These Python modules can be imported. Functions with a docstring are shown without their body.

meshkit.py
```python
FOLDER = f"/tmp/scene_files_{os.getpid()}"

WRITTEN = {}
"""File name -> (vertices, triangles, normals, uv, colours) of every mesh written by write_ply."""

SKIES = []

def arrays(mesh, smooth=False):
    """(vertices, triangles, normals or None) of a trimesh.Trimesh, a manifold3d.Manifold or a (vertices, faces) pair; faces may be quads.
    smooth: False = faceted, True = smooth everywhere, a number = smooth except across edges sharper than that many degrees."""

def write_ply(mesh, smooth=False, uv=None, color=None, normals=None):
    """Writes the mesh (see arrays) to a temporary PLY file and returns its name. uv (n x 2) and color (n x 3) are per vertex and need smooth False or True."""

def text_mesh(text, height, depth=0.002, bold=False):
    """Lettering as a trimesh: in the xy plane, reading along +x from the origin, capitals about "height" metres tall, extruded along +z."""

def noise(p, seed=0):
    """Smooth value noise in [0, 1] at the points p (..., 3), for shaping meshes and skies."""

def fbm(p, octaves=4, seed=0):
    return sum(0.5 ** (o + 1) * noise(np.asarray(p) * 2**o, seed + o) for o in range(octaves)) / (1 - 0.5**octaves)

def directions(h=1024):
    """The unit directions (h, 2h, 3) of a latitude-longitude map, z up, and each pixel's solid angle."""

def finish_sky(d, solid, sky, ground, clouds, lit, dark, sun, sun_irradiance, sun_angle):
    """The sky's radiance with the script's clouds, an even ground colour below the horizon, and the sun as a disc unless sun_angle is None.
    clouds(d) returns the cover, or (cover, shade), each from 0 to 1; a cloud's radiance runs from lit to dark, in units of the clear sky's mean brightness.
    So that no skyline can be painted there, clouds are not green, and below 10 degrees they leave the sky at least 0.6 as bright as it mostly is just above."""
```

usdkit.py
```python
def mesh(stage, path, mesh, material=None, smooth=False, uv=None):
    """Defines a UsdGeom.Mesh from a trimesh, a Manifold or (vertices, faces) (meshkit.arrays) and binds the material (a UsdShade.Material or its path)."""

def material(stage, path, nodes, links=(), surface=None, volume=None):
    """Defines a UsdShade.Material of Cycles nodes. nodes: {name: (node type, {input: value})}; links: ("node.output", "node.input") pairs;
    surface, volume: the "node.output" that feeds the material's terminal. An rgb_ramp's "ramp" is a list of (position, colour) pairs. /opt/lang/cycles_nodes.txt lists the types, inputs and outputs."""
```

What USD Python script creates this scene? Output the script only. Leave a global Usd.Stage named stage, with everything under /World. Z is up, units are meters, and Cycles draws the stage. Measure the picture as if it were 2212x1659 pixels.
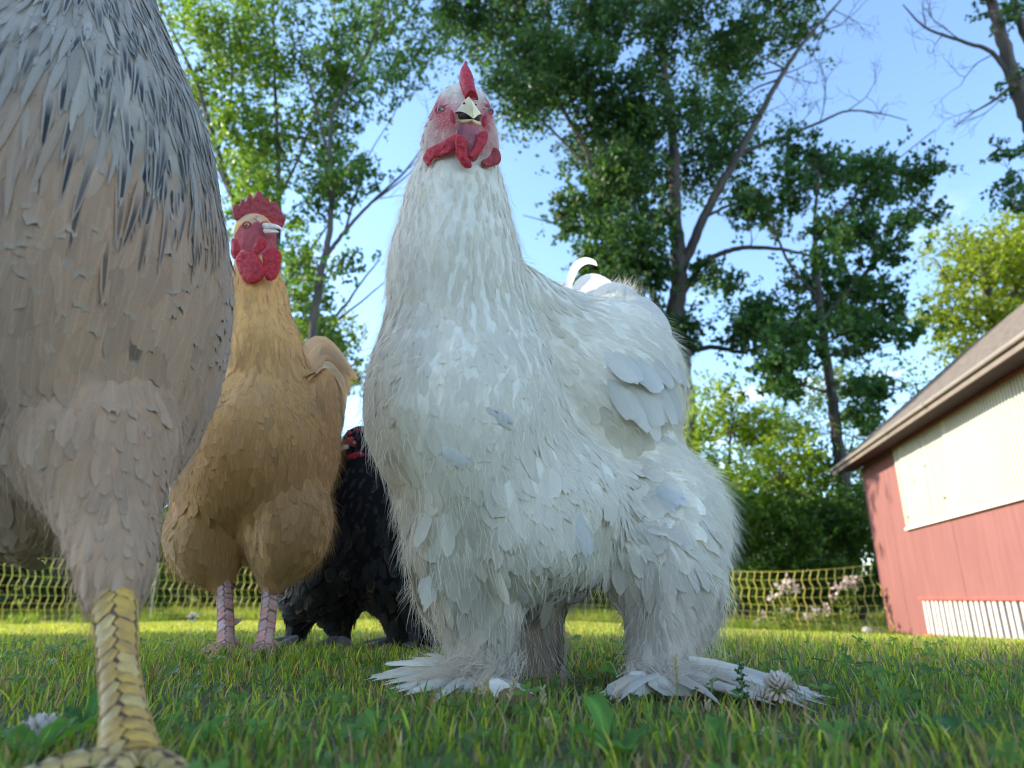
import math, numpy as np, trimesh, usdkit, meshkit
from pxr import Usd, UsdGeom, UsdLux, UsdShade, Sdf, Gf, Vt
from scipy.spatial import cKDTree

stage = Usd.Stage.CreateInMemory()
UsdGeom.SetStageUpAxis(stage, 'Z'); UsdGeom.SetStageMetersPerUnit(stage, 1.0)
world = UsdGeom.Xform.Define(stage, '/World'); stage.SetDefaultPrim(world.GetPrim())
UsdGeom.Scope.Define(stage, '/World/Looks')
A = np.array

# ------------------------------------------------------------------ camera, sky, sun
CAMZ, PITCH, FD = 0.075, math.radians(17.9), 1433.0      # FD: focal length in units of a 2212 x 1659 view
cam = UsdGeom.Camera.Define(stage, '/World/camera')
cam.CreateHorizontalApertureAttr(36.0); cam.CreateVerticalApertureAttr(27.0)
cam.CreateFocalLengthAttr(36.0 * FD / 2212.0)
cam.CreateFStopAttr(7.8); cam.CreateFocusDistanceAttr(0.64)
cam.CreateClippingRangeAttr(Gf.Vec2f(0.01, 500))
cam.CreateExposureAttr(1.78)
cam.AddTranslateOp().Set(Gf.Vec3d(0, 0, CAMZ)); cam.AddRotateXOp().Set(90 + math.degrees(PITCH))
RIGHT, UP, FWD = A([1., 0, 0]), A([0, -math.sin(PITCH), math.cos(PITCH)]), A([0, math.cos(PITCH), math.sin(PITCH)])

SUN_AZ, SUN_EL = math.radians(-75), math.radians(26)
SUN = A([math.sin(SUN_AZ) * math.cos(SUN_EL), math.cos(SUN_AZ) * math.cos(SUN_EL), math.sin(SUN_EL)])
M = lambda p: '/World/Looks/' + p
sky = UsdLux.DomeLight.Define(stage, '/World/sky'); sky.CreateIntensityAttr(1.0)
skym = usdkit.material(stage, M('sky_air'), {
    'sky': ('sky_texture', {'sky_type': 'single_scattering', 'sun_disc': False, 'sun_elevation': SUN_EL, 'sun_rotation': SUN_AZ, 'air_density': 1.0, 'aerosol_density': 0.3, 'ozone_density': 2.8}),
    'co': ('texture_coordinate', {}), 'map': ('mapping', {'scale': (2.0, 2.0, 7.0)}),
    'n': ('noise_texture', {'scale': 2.2, 'detail': 8, 'roughness': 0.6}),
    'r': ('rgb_ramp', {'ramp': [(0.0, (0, 0, 0)), (0.54, (0, 0, 0)), (0.72, (1, 1, 1)), (1, (1, 1, 1))]}),
    'sep': ('separate_xyz', {}), 'lo': ('rgb_ramp', {'ramp': [(0, (0.75,) * 3), (0.30, (0.5,) * 3), (0.5, (0.0,) * 3), (1, (0.0,) * 3)]}),
    'mul': ('mix', {'mix_type': 'multiply', 'fac': 1.0}),
    'mx': ('mix', {'mix_type': 'mix', 'color2': (7.0, 7.2, 7.6)}),
    'bg': ('background_shader', {'strength': 0.15})},
    [('co.generated', 'map.vector'), ('map.vector', 'n.vector'), ('n.fac', 'r.fac'), ('co.generated', 'sep.vector'), ('sep.z', 'lo.fac'), ('r.color', 'mul.color1'), ('lo.color', 'mul.color2'),
     ('mul.color', 'mx.fac'), ('sky.color', 'mx.color1'), ('mx.color', 'bg.color')], surface='bg.background')
UsdShade.MaterialBindingAPI.Apply(sky.GetPrim()).Bind(skym)
sky.GetPrim().SetCustomDataByKey('kind', 'structure')
sun = UsdLux.DistantLight.Define(stage, '/World/sun')
sun.CreateIntensityAttr(0.92); sun.CreateAngleAttr(0.53); sun.CreateNormalizeAttr(True); sun.CreateColorAttr(Gf.Vec3f(1.0, 0.88, 0.70))
q = Gf.Rotation(Gf.Vec3d(0, 0, -1), Gf.Vec3d(*(-SUN))).GetQuat()
sun.AddOrientOp(UsdGeom.XformOp.PrecisionDouble).Set(q)

# ------------------------------------------------------------------ helpers
def ray(dx, dy):
    return RIGHT * ((dx - 1106) / FD) - UP * ((dy - 829.5) / FD) + FWD
def P(dx, dy, Y):
    d = ray(dx, dy); return A([0, 0, CAMZ]) + d * (Y / d[1])
def ppm(Y, dy=829.5):
    d = ray(1106, dy); return FD / (Y / d[1])               # picture units per metre at depth Y
def proj(p):
    p = np.asarray(p) - A([0, 0, CAMZ]); z = p @ FWD
    return 1106 + FD * (p @ RIGHT) / z, 829.5 - FD * (p @ UP) / z
def gz(x, y):
    r = np.hypot(x, y); t = np.clip(r - .85, 0, 13.2); t = np.where(t < .6, t * t / 1.2, t - .3) / 13.0
    b = 0.006 * (meshkit.noise(np.stack([np.asarray(x) * 2.3, np.asarray(y) * 2.3, 0 * np.asarray(x)], -1), 5) - .5)
    u = np.clip((r - 17.5) / 14, 0, 1); ex = np.clip(np.asarray(x, float) - .3, 0, 9) * np.clip((r - 1) / 5, 0, 1); return -0.34 * t - .040 * ex + b * np.clip(r / .3, 0, 1) + 1.7 * u * u * (3 - 2 * u)
used = {}
def numbered(parent, name):
    k = parent + '/' + name; n = used.get(k, -1) + 1; used[k] = n
    return k if n == 0 else f'{k}_{n:03d}'
def thing(name, label, cat, loc=(0, 0, 0), group=None):
    x = UsdGeom.Xform.Define(stage, numbered('/World', name)); x.AddTranslateOp().Set(Gf.Vec3d(*map(float, loc)))
    tag(x.GetPrim(), label, cat, group); x.GetPrim().SetCustomDataByKey('origin', '')
    x.GetPrim().ClearCustomDataByKey('origin'); org[str(x.GetPath())] = A(loc, float)
    return str(x.GetPath())
org = {}
def tag(p, label=None, cat=None, group=None, kind=None):
    if isinstance(p, str): p = stage.GetPrimAtPath(p)
    for k, v in (('label', label), ('category', cat), ('group', group), ('kind', kind)):
        if v: p.SetCustomDataByKey(k, v)
def origin(path):
    while path and path not in org: path = path.rpartition('/')[0]
    return org.get(path, np.zeros(3))
def put(name, vf, mat, parent='/World', smooth=None, normals=None, uv=None, pv=None, kind=None, label=None):
    """one Mesh prim from world-space (vertices, faces); pv = {primvar: per-vertex array}"""
    v, f = np.asarray(vf[0], float), np.asarray(vf[1], int)
    if smooth is not None:
        v, f, normals = meshkit.arrays((v, f), smooth)
    if f.shape[1] == 4: f = np.vstack([f[:, [0, 1, 2]], f[:, [0, 2, 3]]])
    path = numbered(parent, name)
    m = UsdGeom.Mesh.Define(stage, path); o = origin(parent)
    m.CreatePointsAttr(Vt.Vec3fArray.FromNumpy((v - o).astype(np.float32)))
    m.CreateFaceVertexCountsAttr(Vt.IntArray.FromNumpy(np.full(len(f), 3, np.int32)))
    m.CreateFaceVertexIndicesAttr(Vt.IntArray.FromNumpy(f.astype(np.int32).ravel()))
    m.CreateSubdivisionSchemeAttr('none'); m.CreateDoubleSidedAttr(True)
    if normals is not None:
        m.CreateNormalsAttr(Vt.Vec3fArray.FromNumpy(np.asarray(normals, np.float32))); m.SetNormalsInterpolation('vertex')
    api = UsdGeom.PrimvarsAPI(m)
    if uv is not None:
        api.CreatePrimvar('st', Sdf.ValueTypeNames.TexCoord2fArray, 'vertex').Set(Vt.Vec2fArray.FromNumpy(np.asarray(uv, np.float32)))
    for k, a in (pv or {}).items():
        a = np.asarray(a, np.float32)
        if a.ndim == 2: api.CreatePrimvar(k, Sdf.ValueTypeNames.Color3fArray, 'vertex').Set(Vt.Vec3fArray.FromNumpy(a))
        else: api.CreatePrimvar(k, Sdf.ValueTypeNames.FloatArray, 'vertex').Set(Vt.FloatArray.FromNumpy(a))
    UsdShade.MaterialBindingAPI.Apply(m.GetPrim()).Bind(UsdShade.Material.Get(stage, M(mat)))
    tag(m.GetPrim(), label=label, kind=kind)
    return path
def curves(name, pts, widths, mat, parent, kind='stuff'):
    """pts (n, k, 3), widths (n, k)"""
    path = numbered(parent, name); n, k, _ = pts.shape
    c = UsdGeom.BasisCurves.Define(stage, path); c.CreateTypeAttr('linear')
    c.CreatePointsAttr(Vt.Vec3fArray.FromNumpy((pts - origin(parent)).reshape(-1, 3).astype(np.float32)))
    c.CreateCurveVertexCountsAttr(Vt.IntArray.FromNumpy(np.full(n, k, np.int32)))
    c.CreateWidthsAttr(Vt.FloatArray.FromNumpy(widths.reshape(-1).astype(np.float32))); c.SetWidthsInterpolation('vertex')
    UsdShade.MaterialBindingAPI.Apply(c.GetPrim()).Bind(UsdShade.Material.Get(stage, M(mat)))
    tag(c.GetPrim(), kind=kind); return path
def norm(a): a = np.asarray(a, float); return a / (np.linalg.norm(a, axis=-1, keepdims=True) + 1e-12)
class MB:
    def __init__(s): s.v, s.f, s.n = [], [], 0
    def add(s, v, f):
        f = np.asarray(f, int)
        if f.shape[1] == 4: f = np.vstack([f[:, [0, 1, 2]], f[:, [0, 2, 3]]])
        s.v.append(np.asarray(v, float)); s.f.append(f + s.n); s.n += len(v); return s
    def get(s): return np.vstack(s.v), np.vstack(s.f)
def box(c, sx, sy, sz, ex=(1, 0, 0), ey=(0, 1, 0), bev=0.0):
    ex, ey = norm(ex), norm(ey); ez = np.cross(ex, ey)
    m = trimesh.creation.box([sx, sy, sz])
    if bev:
        import manifold3d as mf
        s = A([sx, sy, sz]) / 2 - bev; pts = []
        for i in (-1, 1):
            for j in (-1, 1):
                for k in (-1, 1):
                    b = A([i, j, k]) * s
                    for ax in range(3): d = np.zeros(3); d[ax] = A([i, j, k])[ax] * bev; pts.append(b + d)
        m = trimesh.convex.convex_hull(np.array(pts))
    return np.array(m.vertices) @ np.stack([ex, ey, ez]) + A(c), np.array(m.faces)
def tube(pts, rad, sides=7, cap=True, flat=None):
    p = np.asarray(pts, float); n = len(p); rad = np.broadcast_to(rad, (n,)).astype(float)
    t = norm(np.gradient(p, axis=0)); a = np.cross(t[0], [0, 0, 1.]) if abs(t[0][2]) < .9 else np.cross(t[0], [1., 0, 0])
    fr = []
    for i in range(n):
        a = a - t[i] * (a @ t[i]); a = a / (np.linalg.norm(a) + 1e-12); fr.append(a)
    fr = np.array(fr); b = np.cross(t, fr); ang = np.arange(sides) * 2 * np.pi / sides
    v = p[:, None] + rad[:, None, None] * (np.cos(ang)[None, :, None] * fr[:, None] + np.sin(ang)[None, :, None] * b[:, None] * (1 if flat is None else flat))
    f = []
    for i in range(n - 1):
        for j in range(sides):
            k = (j + 1) % sides; f += [[i * sides + j, i * sides + k, (i + 1) * sides + k], [i * sides + j, (i + 1) * sides + k, (i + 1) * sides + j]]
    v = v.reshape(-1, 3)
    if cap:
        for e, i in ((0, 0), (1, n - 1)):
            c = len(v); v = np.vstack([v, p[i:i + 1]])
            for j in range(sides):
                k = (j + 1) % sides; f.append([c, i * sides + (k if e == 0 else j), i * sides + (j if e == 0 else k)])
    return v, np.array(f)
def smoothpath(pts, n):
    """Catmull-Rom through rows of any width"""
    p = np.asarray(pts, float); p = np.vstack([2 * p[0] - p[1], p, 2 * p[-1] - p[-2]]); out = []
    for u in np.linspace(0, len(p) - 3 - 1e-6, n):
        i = int(u); t = u - i; a, b, c, d = p[i:i + 4]
        out.append(.5 * (2 * b + (c - a) * t + (2 * a - 5 * b + 4 * c - d) * t * t + (3 * b - a - 3 * c + d) * t ** 3))
    return np.array(out)
def ico(c, r, sub=2, axes=None):
    m = trimesh.creation.icosphere(subdivisions=sub); r = np.broadcast_to(r, 3)
    v = np.array(m.vertices) * r
    if axes is not None: v = v @ np.asarray(axes)
    return v + A(c), np.array(m.faces)

# ------------------------------------------------------------------ materials
def tinted(name, rough=0.6, trans=0.0, noise=None, bump=0.0, bscale=400, spec=0.3, coat=0, sheen=0, tmul=(1, 1, 1), attr='tint'):
    """base colour from the mesh's tint; optional fine noise; translucency mixed in"""
    n = {'a': ('attribute', {'attribute': attr}), 'p': ('principled_bsdf', {'roughness': rough, 'specular_ior_level': spec, 'coat_weight': coat, 'sheen_weight': sheen})}
    l = []; col = 'a.color'
    if noise:
        n['co'] = ('texture_coordinate', {}); n['nz'] = ('noise_texture', {'scale': noise[0], 'detail': 4})
        n['rr'] = ('rgb_ramp', {'ramp': [(0.25, (1 - noise[1],) * 3), (0.75, (1 + noise[1],) * 3)]}); n['mm'] = ('mix', {'mix_type': 'multiply', 'fac': 1.0})
        l += [('co.object', 'nz.vector'), ('nz.fac', 'rr.fac'), (col, 'mm.color1'), ('rr.color', 'mm.color2')]; col = 'mm.color'
    l.append((col, 'p.base_color'))
    if bump:
        n.setdefault('co', ('texture_coordinate', {})); n['bn'] = ('noise_texture', {'scale': bscale, 'detail': 3}); n['bp'] = ('bump', {'strength': bump, 'distance': 0.002})
        l += [('co.object', 'bn.vector'), ('bn.fac', 'bp.height'), ('bp.normal', 'p.normal')]
    out = 'p.BSDF'
    if trans:
        n['tm'] = ('mix', {'mix_type': 'multiply', 'fac': 1.0, 'color2': tmul}); n['tr'] = ('translucent_bsdf', {}); n['mx'] = ('mix_closure', {'fac': trans})
        l += [(col, 'tm.color1'), ('tm.color', 'tr.color'), ('p.BSDF', 'mx.closure1'), ('tr.BSDF', 'mx.closure2')]; out = 'mx.closure'
    usdkit.material(stage, M(name), n, l, surface=out)
def plain(name, col, rough=0.6, var=0.12, scale=12.0, bump=0.0, bscale=60, bdist=0.003, stretch=(1, 1, 1), spec=0.4, trans=0, coat=0, col2=None, thr=(0.35, 0.65)):
    c = A(col, float); c2 = A(col2, float) if col2 is not None else c * (1 - var); c1 = c if col2 is not None else np.minimum(c * (1 + var), .95)
    n = {'co': ('texture_coordinate', {}), 'mp': ('mapping', {'scale': stretch}), 'nz': ('noise_texture', {'scale': scale, 'detail': 6, 'roughness': .6}),
         'rr': ('rgb_ramp', {'ramp': [(thr[0], tuple(c2)), (thr[1], tuple(c1))]}), 'p': ('principled_bsdf', {'roughness': rough, 'specular_ior_level': spec, 'coat_weight': coat})}
    l = [('co.object', 'mp.vector'), ('mp.vector', 'nz.vector'), ('nz.fac', 'rr.fac'), ('rr.color', 'p.base_color')]
    if bump:
        n['bn'] = ('noise_texture', {'scale': bscale, 'detail': 4}); n['bp'] = ('bump', {'strength': bump, 'distance': bdist})
        l += [('mp.vector', 'bn.vector'), ('bn.fac', 'bp.height'), ('bp.normal', 'p.normal')]
    out = 'p.BSDF'
    if trans:
        n['tr'] = ('translucent_bsdf', {}); n['mx'] = ('mix_closure', {'fac': trans}); l += [('rr.color', 'tr.color'), ('p.BSDF', 'mx.closure1'), ('tr.BSDF', 'mx.closure2')]; out = 'mx.closure'
    usdkit.material(stage, M(name), n, l, surface=out)
def feather_mat(name, dark, lace, trans=0.2, shaft=1.12, barb=0.10):
    """tint = the feather's ground colour; mark darkens its centre towards the tip; lace colours its rim; fine barbs slant off the shaft"""
    n = {'a': ('attribute', {'attribute': 'tint'}), 'mk': ('attribute', {'attribute': 'mark'}), 'lc': ('attribute', {'attribute': 'lace'}),
         'uv': ('texture_coordinate', {}), 's': ('separate_xyz', {}),
         'sc': ('math', {'math_type': 'subtract', 'value2': 0.5}), 'ab': ('math', {'math_type': 'absolute'}),          # 0 at the shaft, 0.5 at the rim
         'b1': ('math', {'math_type': 'multiply', 'value2': -0.30}), 'b2': ('math', {'math_type': 'add'}),
         'cx': ('combine_xyz', {}), 'jit': ('noise_texture', {'scale': 9.0, 'detail': 3}), 'wv': ('noise_texture', {'scale': 1.0, 'detail': 2}),
         'sy': ('math', {'math_type': 'multiply', 'value2': 46.0}), 'sx': ('math', {'math_type': 'multiply', 'value2': 5.0}),
         'br': ('rgb_ramp', {'ramp': [(0.3, (1 - barb,) * 3), (0.7, (1 + barb * .35,) * 3)]}),
         'm1': ('mix', {'mix_type': 'multiply', 'fac': 1.0}),
         'sh': ('rgb_ramp', {'ramp': [(0.0, (shaft,) * 3), (0.022, (shaft,) * 3), (0.035, (1, 1, 1)), (1, (1, 1, 1))]}), 'm2': ('mix', {'mix_type': 'multiply', 'fac': 1.0}),
         'mr': ('rgb_ramp', {'ramp': [(0.0, (1, 1, 1)), (0.20, (1, 1, 1)), (0.33, (0, 0, 0)), (1, (0, 0, 0))]}), 'mt': ('rgb_ramp', {'ramp': [(0.25, (0, 0, 0)), (0.55, (1, 1, 1)), (0.86, (1, 1, 1)), (0.97, (0, 0, 0))]}),
         'mm': ('math', {'math_type': 'multiply'}), 'mm2': ('math', {'math_type': 'multiply'}), 'm3': ('mix', {'mix_type': 'mix', 'color2': dark}),
         'lr': ('rgb_ramp', {'ramp': [(0.0, (0, 0, 0)), (0.30, (0, 0, 0)), (0.43, (1, 1, 1)), (1, (1, 1, 1))]}), 'lt': ('rgb_ramp', {'ramp': [(0.3, (0, 0, 0)), (0.6, (1, 1, 1))]}), 'le': ('rgb_ramp', {'ramp': [(0.86, (0, 0, 0)), (0.95, (1, 1, 1))]}),
         'l1': ('math', {'math_type': 'multiply'}), 'l2': ('math', {'math_type': 'maximum'}), 'l3': ('math', {'math_type': 'multiply'}), 'm4': ('mix', {'mix_type': 'mix', 'color2': lace}),
         'bp': ('bump', {'strength': 0.2, 'distance': 0.0006}),
         'p': ('principled_bsdf', {'roughness': 0.62, 'specular_ior_level': 0.22, 'sheen_weight': 0.15, 'sheen_roughness': 0.5}), 'tr': ('translucent_bsdf', {}), 'mx': ('mix_closure', {'fac': trans})}
    l = [('uv.UV', 's.vector'), ('s.x', 'sc.value1'), ('sc.value', 'ab.value1'), ('ab.value', 'b1.value1'), ('b1.value', 'b2.value1'), ('s.y', 'b2.value2'), ('b2.value', 'sy.value1'), ('s.x', 'sx.value1'),
         ('sy.value', 'cx.y'), ('sx.value', 'cx.x'), ('lc.vector', 'jit.vector'), ('mk.fac', 'cx.z'), ('cx.vector', 'wv.vector'), ('wv.fac', 'br.fac'), ('a.color', 'm1.color1'), ('br.color', 'm1.color2'),
         ('ab.value', 'sh.fac'), ('m1.color', 'm2.color1'), ('sh.color', 'm2.color2'),
         ('ab.value', 'mr.fac'), ('s.y', 'mt.fac'), ('mr.color', 'mm.value1'), ('mt.color', 'mm.value2'), ('mm.value', 'mm2.value1'), ('mk.fac', 'mm2.value2'), ('mm2.value', 'm3.fac'), ('m2.color', 'm3.color1'),
         ('ab.value', 'lr.fac'), ('s.y', 'lt.fac'), ('s.y', 'le.fac'), ('lr.color', 'l1.value1'), ('lt.color', 'l1.value2'), ('l1.value', 'l2.value1'), ('le.color', 'l2.value2'), ('l2.value', 'l3.value1'), ('lc.fac', 'l3.value2'),
         ('l3.value', 'm4.fac'), ('m3.color', 'm4.color1'), ('m4.color', 'p.base_color'), ('m4.color', 'tr.color'), ('wv.fac', 'bp.height'), ('bp.normal', 'p.normal'), ('p.BSDF', 'mx.closure1'), ('tr.BSDF', 'mx.closure2')]
    n.pop('jit'); l = [x for x in l if 'jit' not in x[1]]
    usdkit.material(stage, M(name), n, l, surface='mx.closure')

feather_mat('white_feather', (0.6, 0.55, 0.48), (0.86, 0.85, 0.82), trans=0.42, barb=0.05, shaft=1.03)
feather_mat('speckled_feather', (0.012, 0.013, 0.02), (0.40, 0.35, 0.28), trans=0.12)
feather_mat('buff_feather', (0.20, 0.09, 0.03), (0.52, 0.30, 0.11), trans=0.15)
feather_mat('black_feather', (0.004, 0.004, 0.005), (0.13, 0.06, 0.03), trans=0.05)
plain('white_down', (0.82, 0.75, 0.62), rough=.9, var=.05, scale=60, trans=.25, spec=.1)
plain('soiled_down', (0.56, 0.48, 0.39), rough=.9, var=.10, scale=60, trans=.2, spec=.1)
plain('grey_down', (0.48, 0.31, 0.20), rough=.9, var=.1, scale=60, trans=.1, spec=.1)
plain('buff_down', (0.46, 0.27, 0.11), rough=.9, var=.1, scale=60, trans=.15, spec=.1)
plain('black_down', (0.010, 0.009, 0.009), rough=.9, var=.3, scale=60, spec=.1)
plain('red_flesh', (0.60, 0.028, 0.045), rough=.42, var=.32, scale=220, bump=1.0, bscale=420, bdist=.0022, spec=.5, trans=.22)
plain('dull_red_flesh', (0.42, 0.05, 0.06), rough=.5, var=.32, scale=220, bump=1.0, bscale=420, bdist=.0022, spec=.4, trans=.08)
plain('throat_skin', (0.22, 0.05, 0.065), rough=.5, var=.25, scale=140, bump=.5, bscale=500, bdist=.001)
plain('pink_skin', (0.52, 0.26, 0.22), rough=.6, var=.18, scale=140, bump=.5, bscale=600, bdist=.001)
plain('horn_beak', (0.62, 0.48, 0.27), rough=.42, var=.15, scale=90, bump=.2, bscale=250, bdist=.0005)
plain('pale_beak', (0.58, 0.50, 0.44), rough=.4, var=.15, scale=90)
plain('mouth_dark', (0.03, 0.012, 0.016), rough=.5)
plain('eye_iris', (0.17, 0.12, 0.09), rough=.15, var=.3, scale=500, spec=.6, coat=.8)
plain('orange_iris', (0.40, 0.13, 0.04), rough=.15, var=.3, scale=500, spec=.6, coat=.8)
plain('eye_pupil', (0.012, 0.016, 0.025), rough=.06, spec=.8, coat=1)
plain('yellow_scale', (0.43, 0.25, 0.045), rough=.4, scale=70, bump=.25, bscale=350, bdist=.0006, col2=(0.27, 0.15, 0.045), spec=.3)
plain('pale_scale', (0.45, 0.30, 0.10), rough=.4, scale=70, bump=.25, bscale=350, bdist=.0006, col2=(0.33, 0.21, 0.07), spec=.3)
plain('scale_groove', (0.085, 0.045, 0.025), rough=.8, var=.3, scale=80)
plain('pink_scale', (0.52, 0.34, 0.32), rough=.42, scale=60, col2=(0.38, 0.22, 0.20), spec=.5)
plain('pink_groove', (0.20, 0.09, 0.08), rough=.7)
plain('claw', (0.30, 0.24, 0.18), rough=.35)
tinted('leaf', rough=.45, trans=.5, spec=.35, tmul=(1.5, 1.35, .5))
tinted('grass_blade', rough=.5, trans=.45, spec=.35, tmul=(1.35, 1.3, .6))
tinted('petal', rough=.6, trans=.35, spec=.2)
plain('bark', (0.062, 0.052, 0.044), rough=.9, scale=2.5, stretch=(3, 3, .6), col2=(0.030, 0.026, 0.022), bump=.8, bscale=9, bdist=.03)
plain('grey_bark', (0.15, 0.135, 0.12), rough=.9, scale=2.5, stretch=(3, 3, .6), col2=(0.07, 0.06, 0.055), bump=.8, bscale=9, bdist=.02)
plain('soil', (0.07, 0.065, 0.028), rough=.95, scale=6, col2=(0.085, 0.12, 0.024), bump=.8, bscale=40, bdist=.02)
plain('barn_red', (0.21, 0.086, 0.076), rough=.7, scale=2.2, stretch=(5, 5, .45), col2=(0.165, 0.064, 0.056), bump=.25, bscale=30, bdist=.003, thr=(.3, .7))
plain('sill_red', (0.36, 0.085, 0.07), rough=.55, var=.15, scale=6)
plain('soffit_brown', (0.05, 0.027, 0.028), rough=.8, var=.2, scale=4)
plain('roof_shingle', (0.115, 0.098, 0.084), rough=.9, var=.25, scale=9, bump=.6, bscale=60, bdist=.01)
plain('fascia_tan', (0.155, 0.125, 0.10), rough=.6, var=.12, scale=5)
plain('gutter_tan', (0.20, 0.17, 0.135), rough=.4, var=.08, scale=5)
plain('cream_metal', (0.66, 0.64, 0.52), rough=.45, var=.06, scale=1.6, stretch=(3, 3, .4), spec=.5)
tinted('cream_paint', rough=.45, spec=.4, noise=(1.3, .07))
plain('rust_stain', (0.30, 0.20, 0.10), rough=.8, var=.3, scale=40)
plain('white_slat', (0.50, 0.46, 0.40), rough=.5, var=.10, scale=6)
plain('dark_gap', (0.10, 0.035, 0.03), rough=.9)
plain('yellow_cord', (0.62, 0.54, 0.10), rough=.5, var=.2, scale=9, trans=.25)
plain('post_white', (0.55, 0.53, 0.45), rough=.5)
plain('wire_grey', (0.30, 0.29, 0.26), rough=.5)
plain('stone_grey', (0.16, 0.145, 0.12), rough=.9, var=.3, scale=18, bump=.7, bscale=40, bdist=.01)

# ------------------------------------------------------------------ ground
rs = np.concatenate([np.linspace(0, 3, 46), np.geomspace(3.1, 26, 50), np.geomspace(30, 400, 14)])
th = np.linspace(0, 2 * np.pi, 145)[:-1]
R_, T_ = np.meshgrid(rs, th, indexing='ij')
gx, gy = R_ * np.sin(T_), R_ * np.cos(T_)
gv = np.stack([gx, gy, gz(gx, gy)], -1).reshape(-1, 3); k = len(th)
gi = np.arange((len(rs) - 1) * k); ii, jj = gi // k, gi % k
gf = np.stack([ii * k + jj, (ii + 1) * k + jj, (ii + 1) * k + (jj + 1) % k, ii * k + (jj + 1) % k], 1)
tag(put('ground', (gv, gf), 'soil', smooth=True), kind='structure')

# ------------------------------------------------------------------ barn
BA = math.radians(11.2); BU = A([math.sin(BA), math.cos(BA), 0]); BN = A([-math.cos(BA), math.sin(BA), 0]); BZ = A([0, 0, 1.])
c_ = ray(1905, 1292); c_ = c_ / math.hypot(c_[0], c_[1]); BC = A([c_[0], c_[1], 0]) * 14.9; BC[2] = gz(BC[0], BC[1])      # far corner on the ground
def wallpt(dx, dy, off=0.0):
    """where a sight line meets the wall's plane (off metres in front of it): (t towards the viewer from the far corner, z)"""
    d = ray(dx, dy); o = A([0, 0, CAMZ]); p0 = BC + BN * off; s = ((p0 - o) @ BN) / (d @ BN); p = o + d * s
    return -(p - p0) @ BU, p[2]
def WP(t, z, off=0.0): p = BC + BN * off - BU * t; return A([p[0], p[1], z])
GB = BC[2]; OV = 0.42
WALLTOP = wallpt(2212, 792)[1]; EAVE = wallpt(2212, 742, OV)[1]; RIDGE = wallpt(2212, 660, -2.6)[1]
TEND = wallpt(1797, 993, OV)[0]
TN = 9.5
barn = thing('barn', 'low red painted barn with brown roof and cream corrugated panels', 'barn', BC)
def slab(t0, t1, z0, z1, off, th, name, mat, parent=None, bev=0.0):
    c = WP((t0 + t1) / 2, (z0 + z1) / 2, off + th / 2)
    return put(name, box(c, abs(t1 - t0), th, abs(z1 - z0), -BU, BN if False else np.cross(BZ, -BU), bev), mat, parent or barn)
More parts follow.
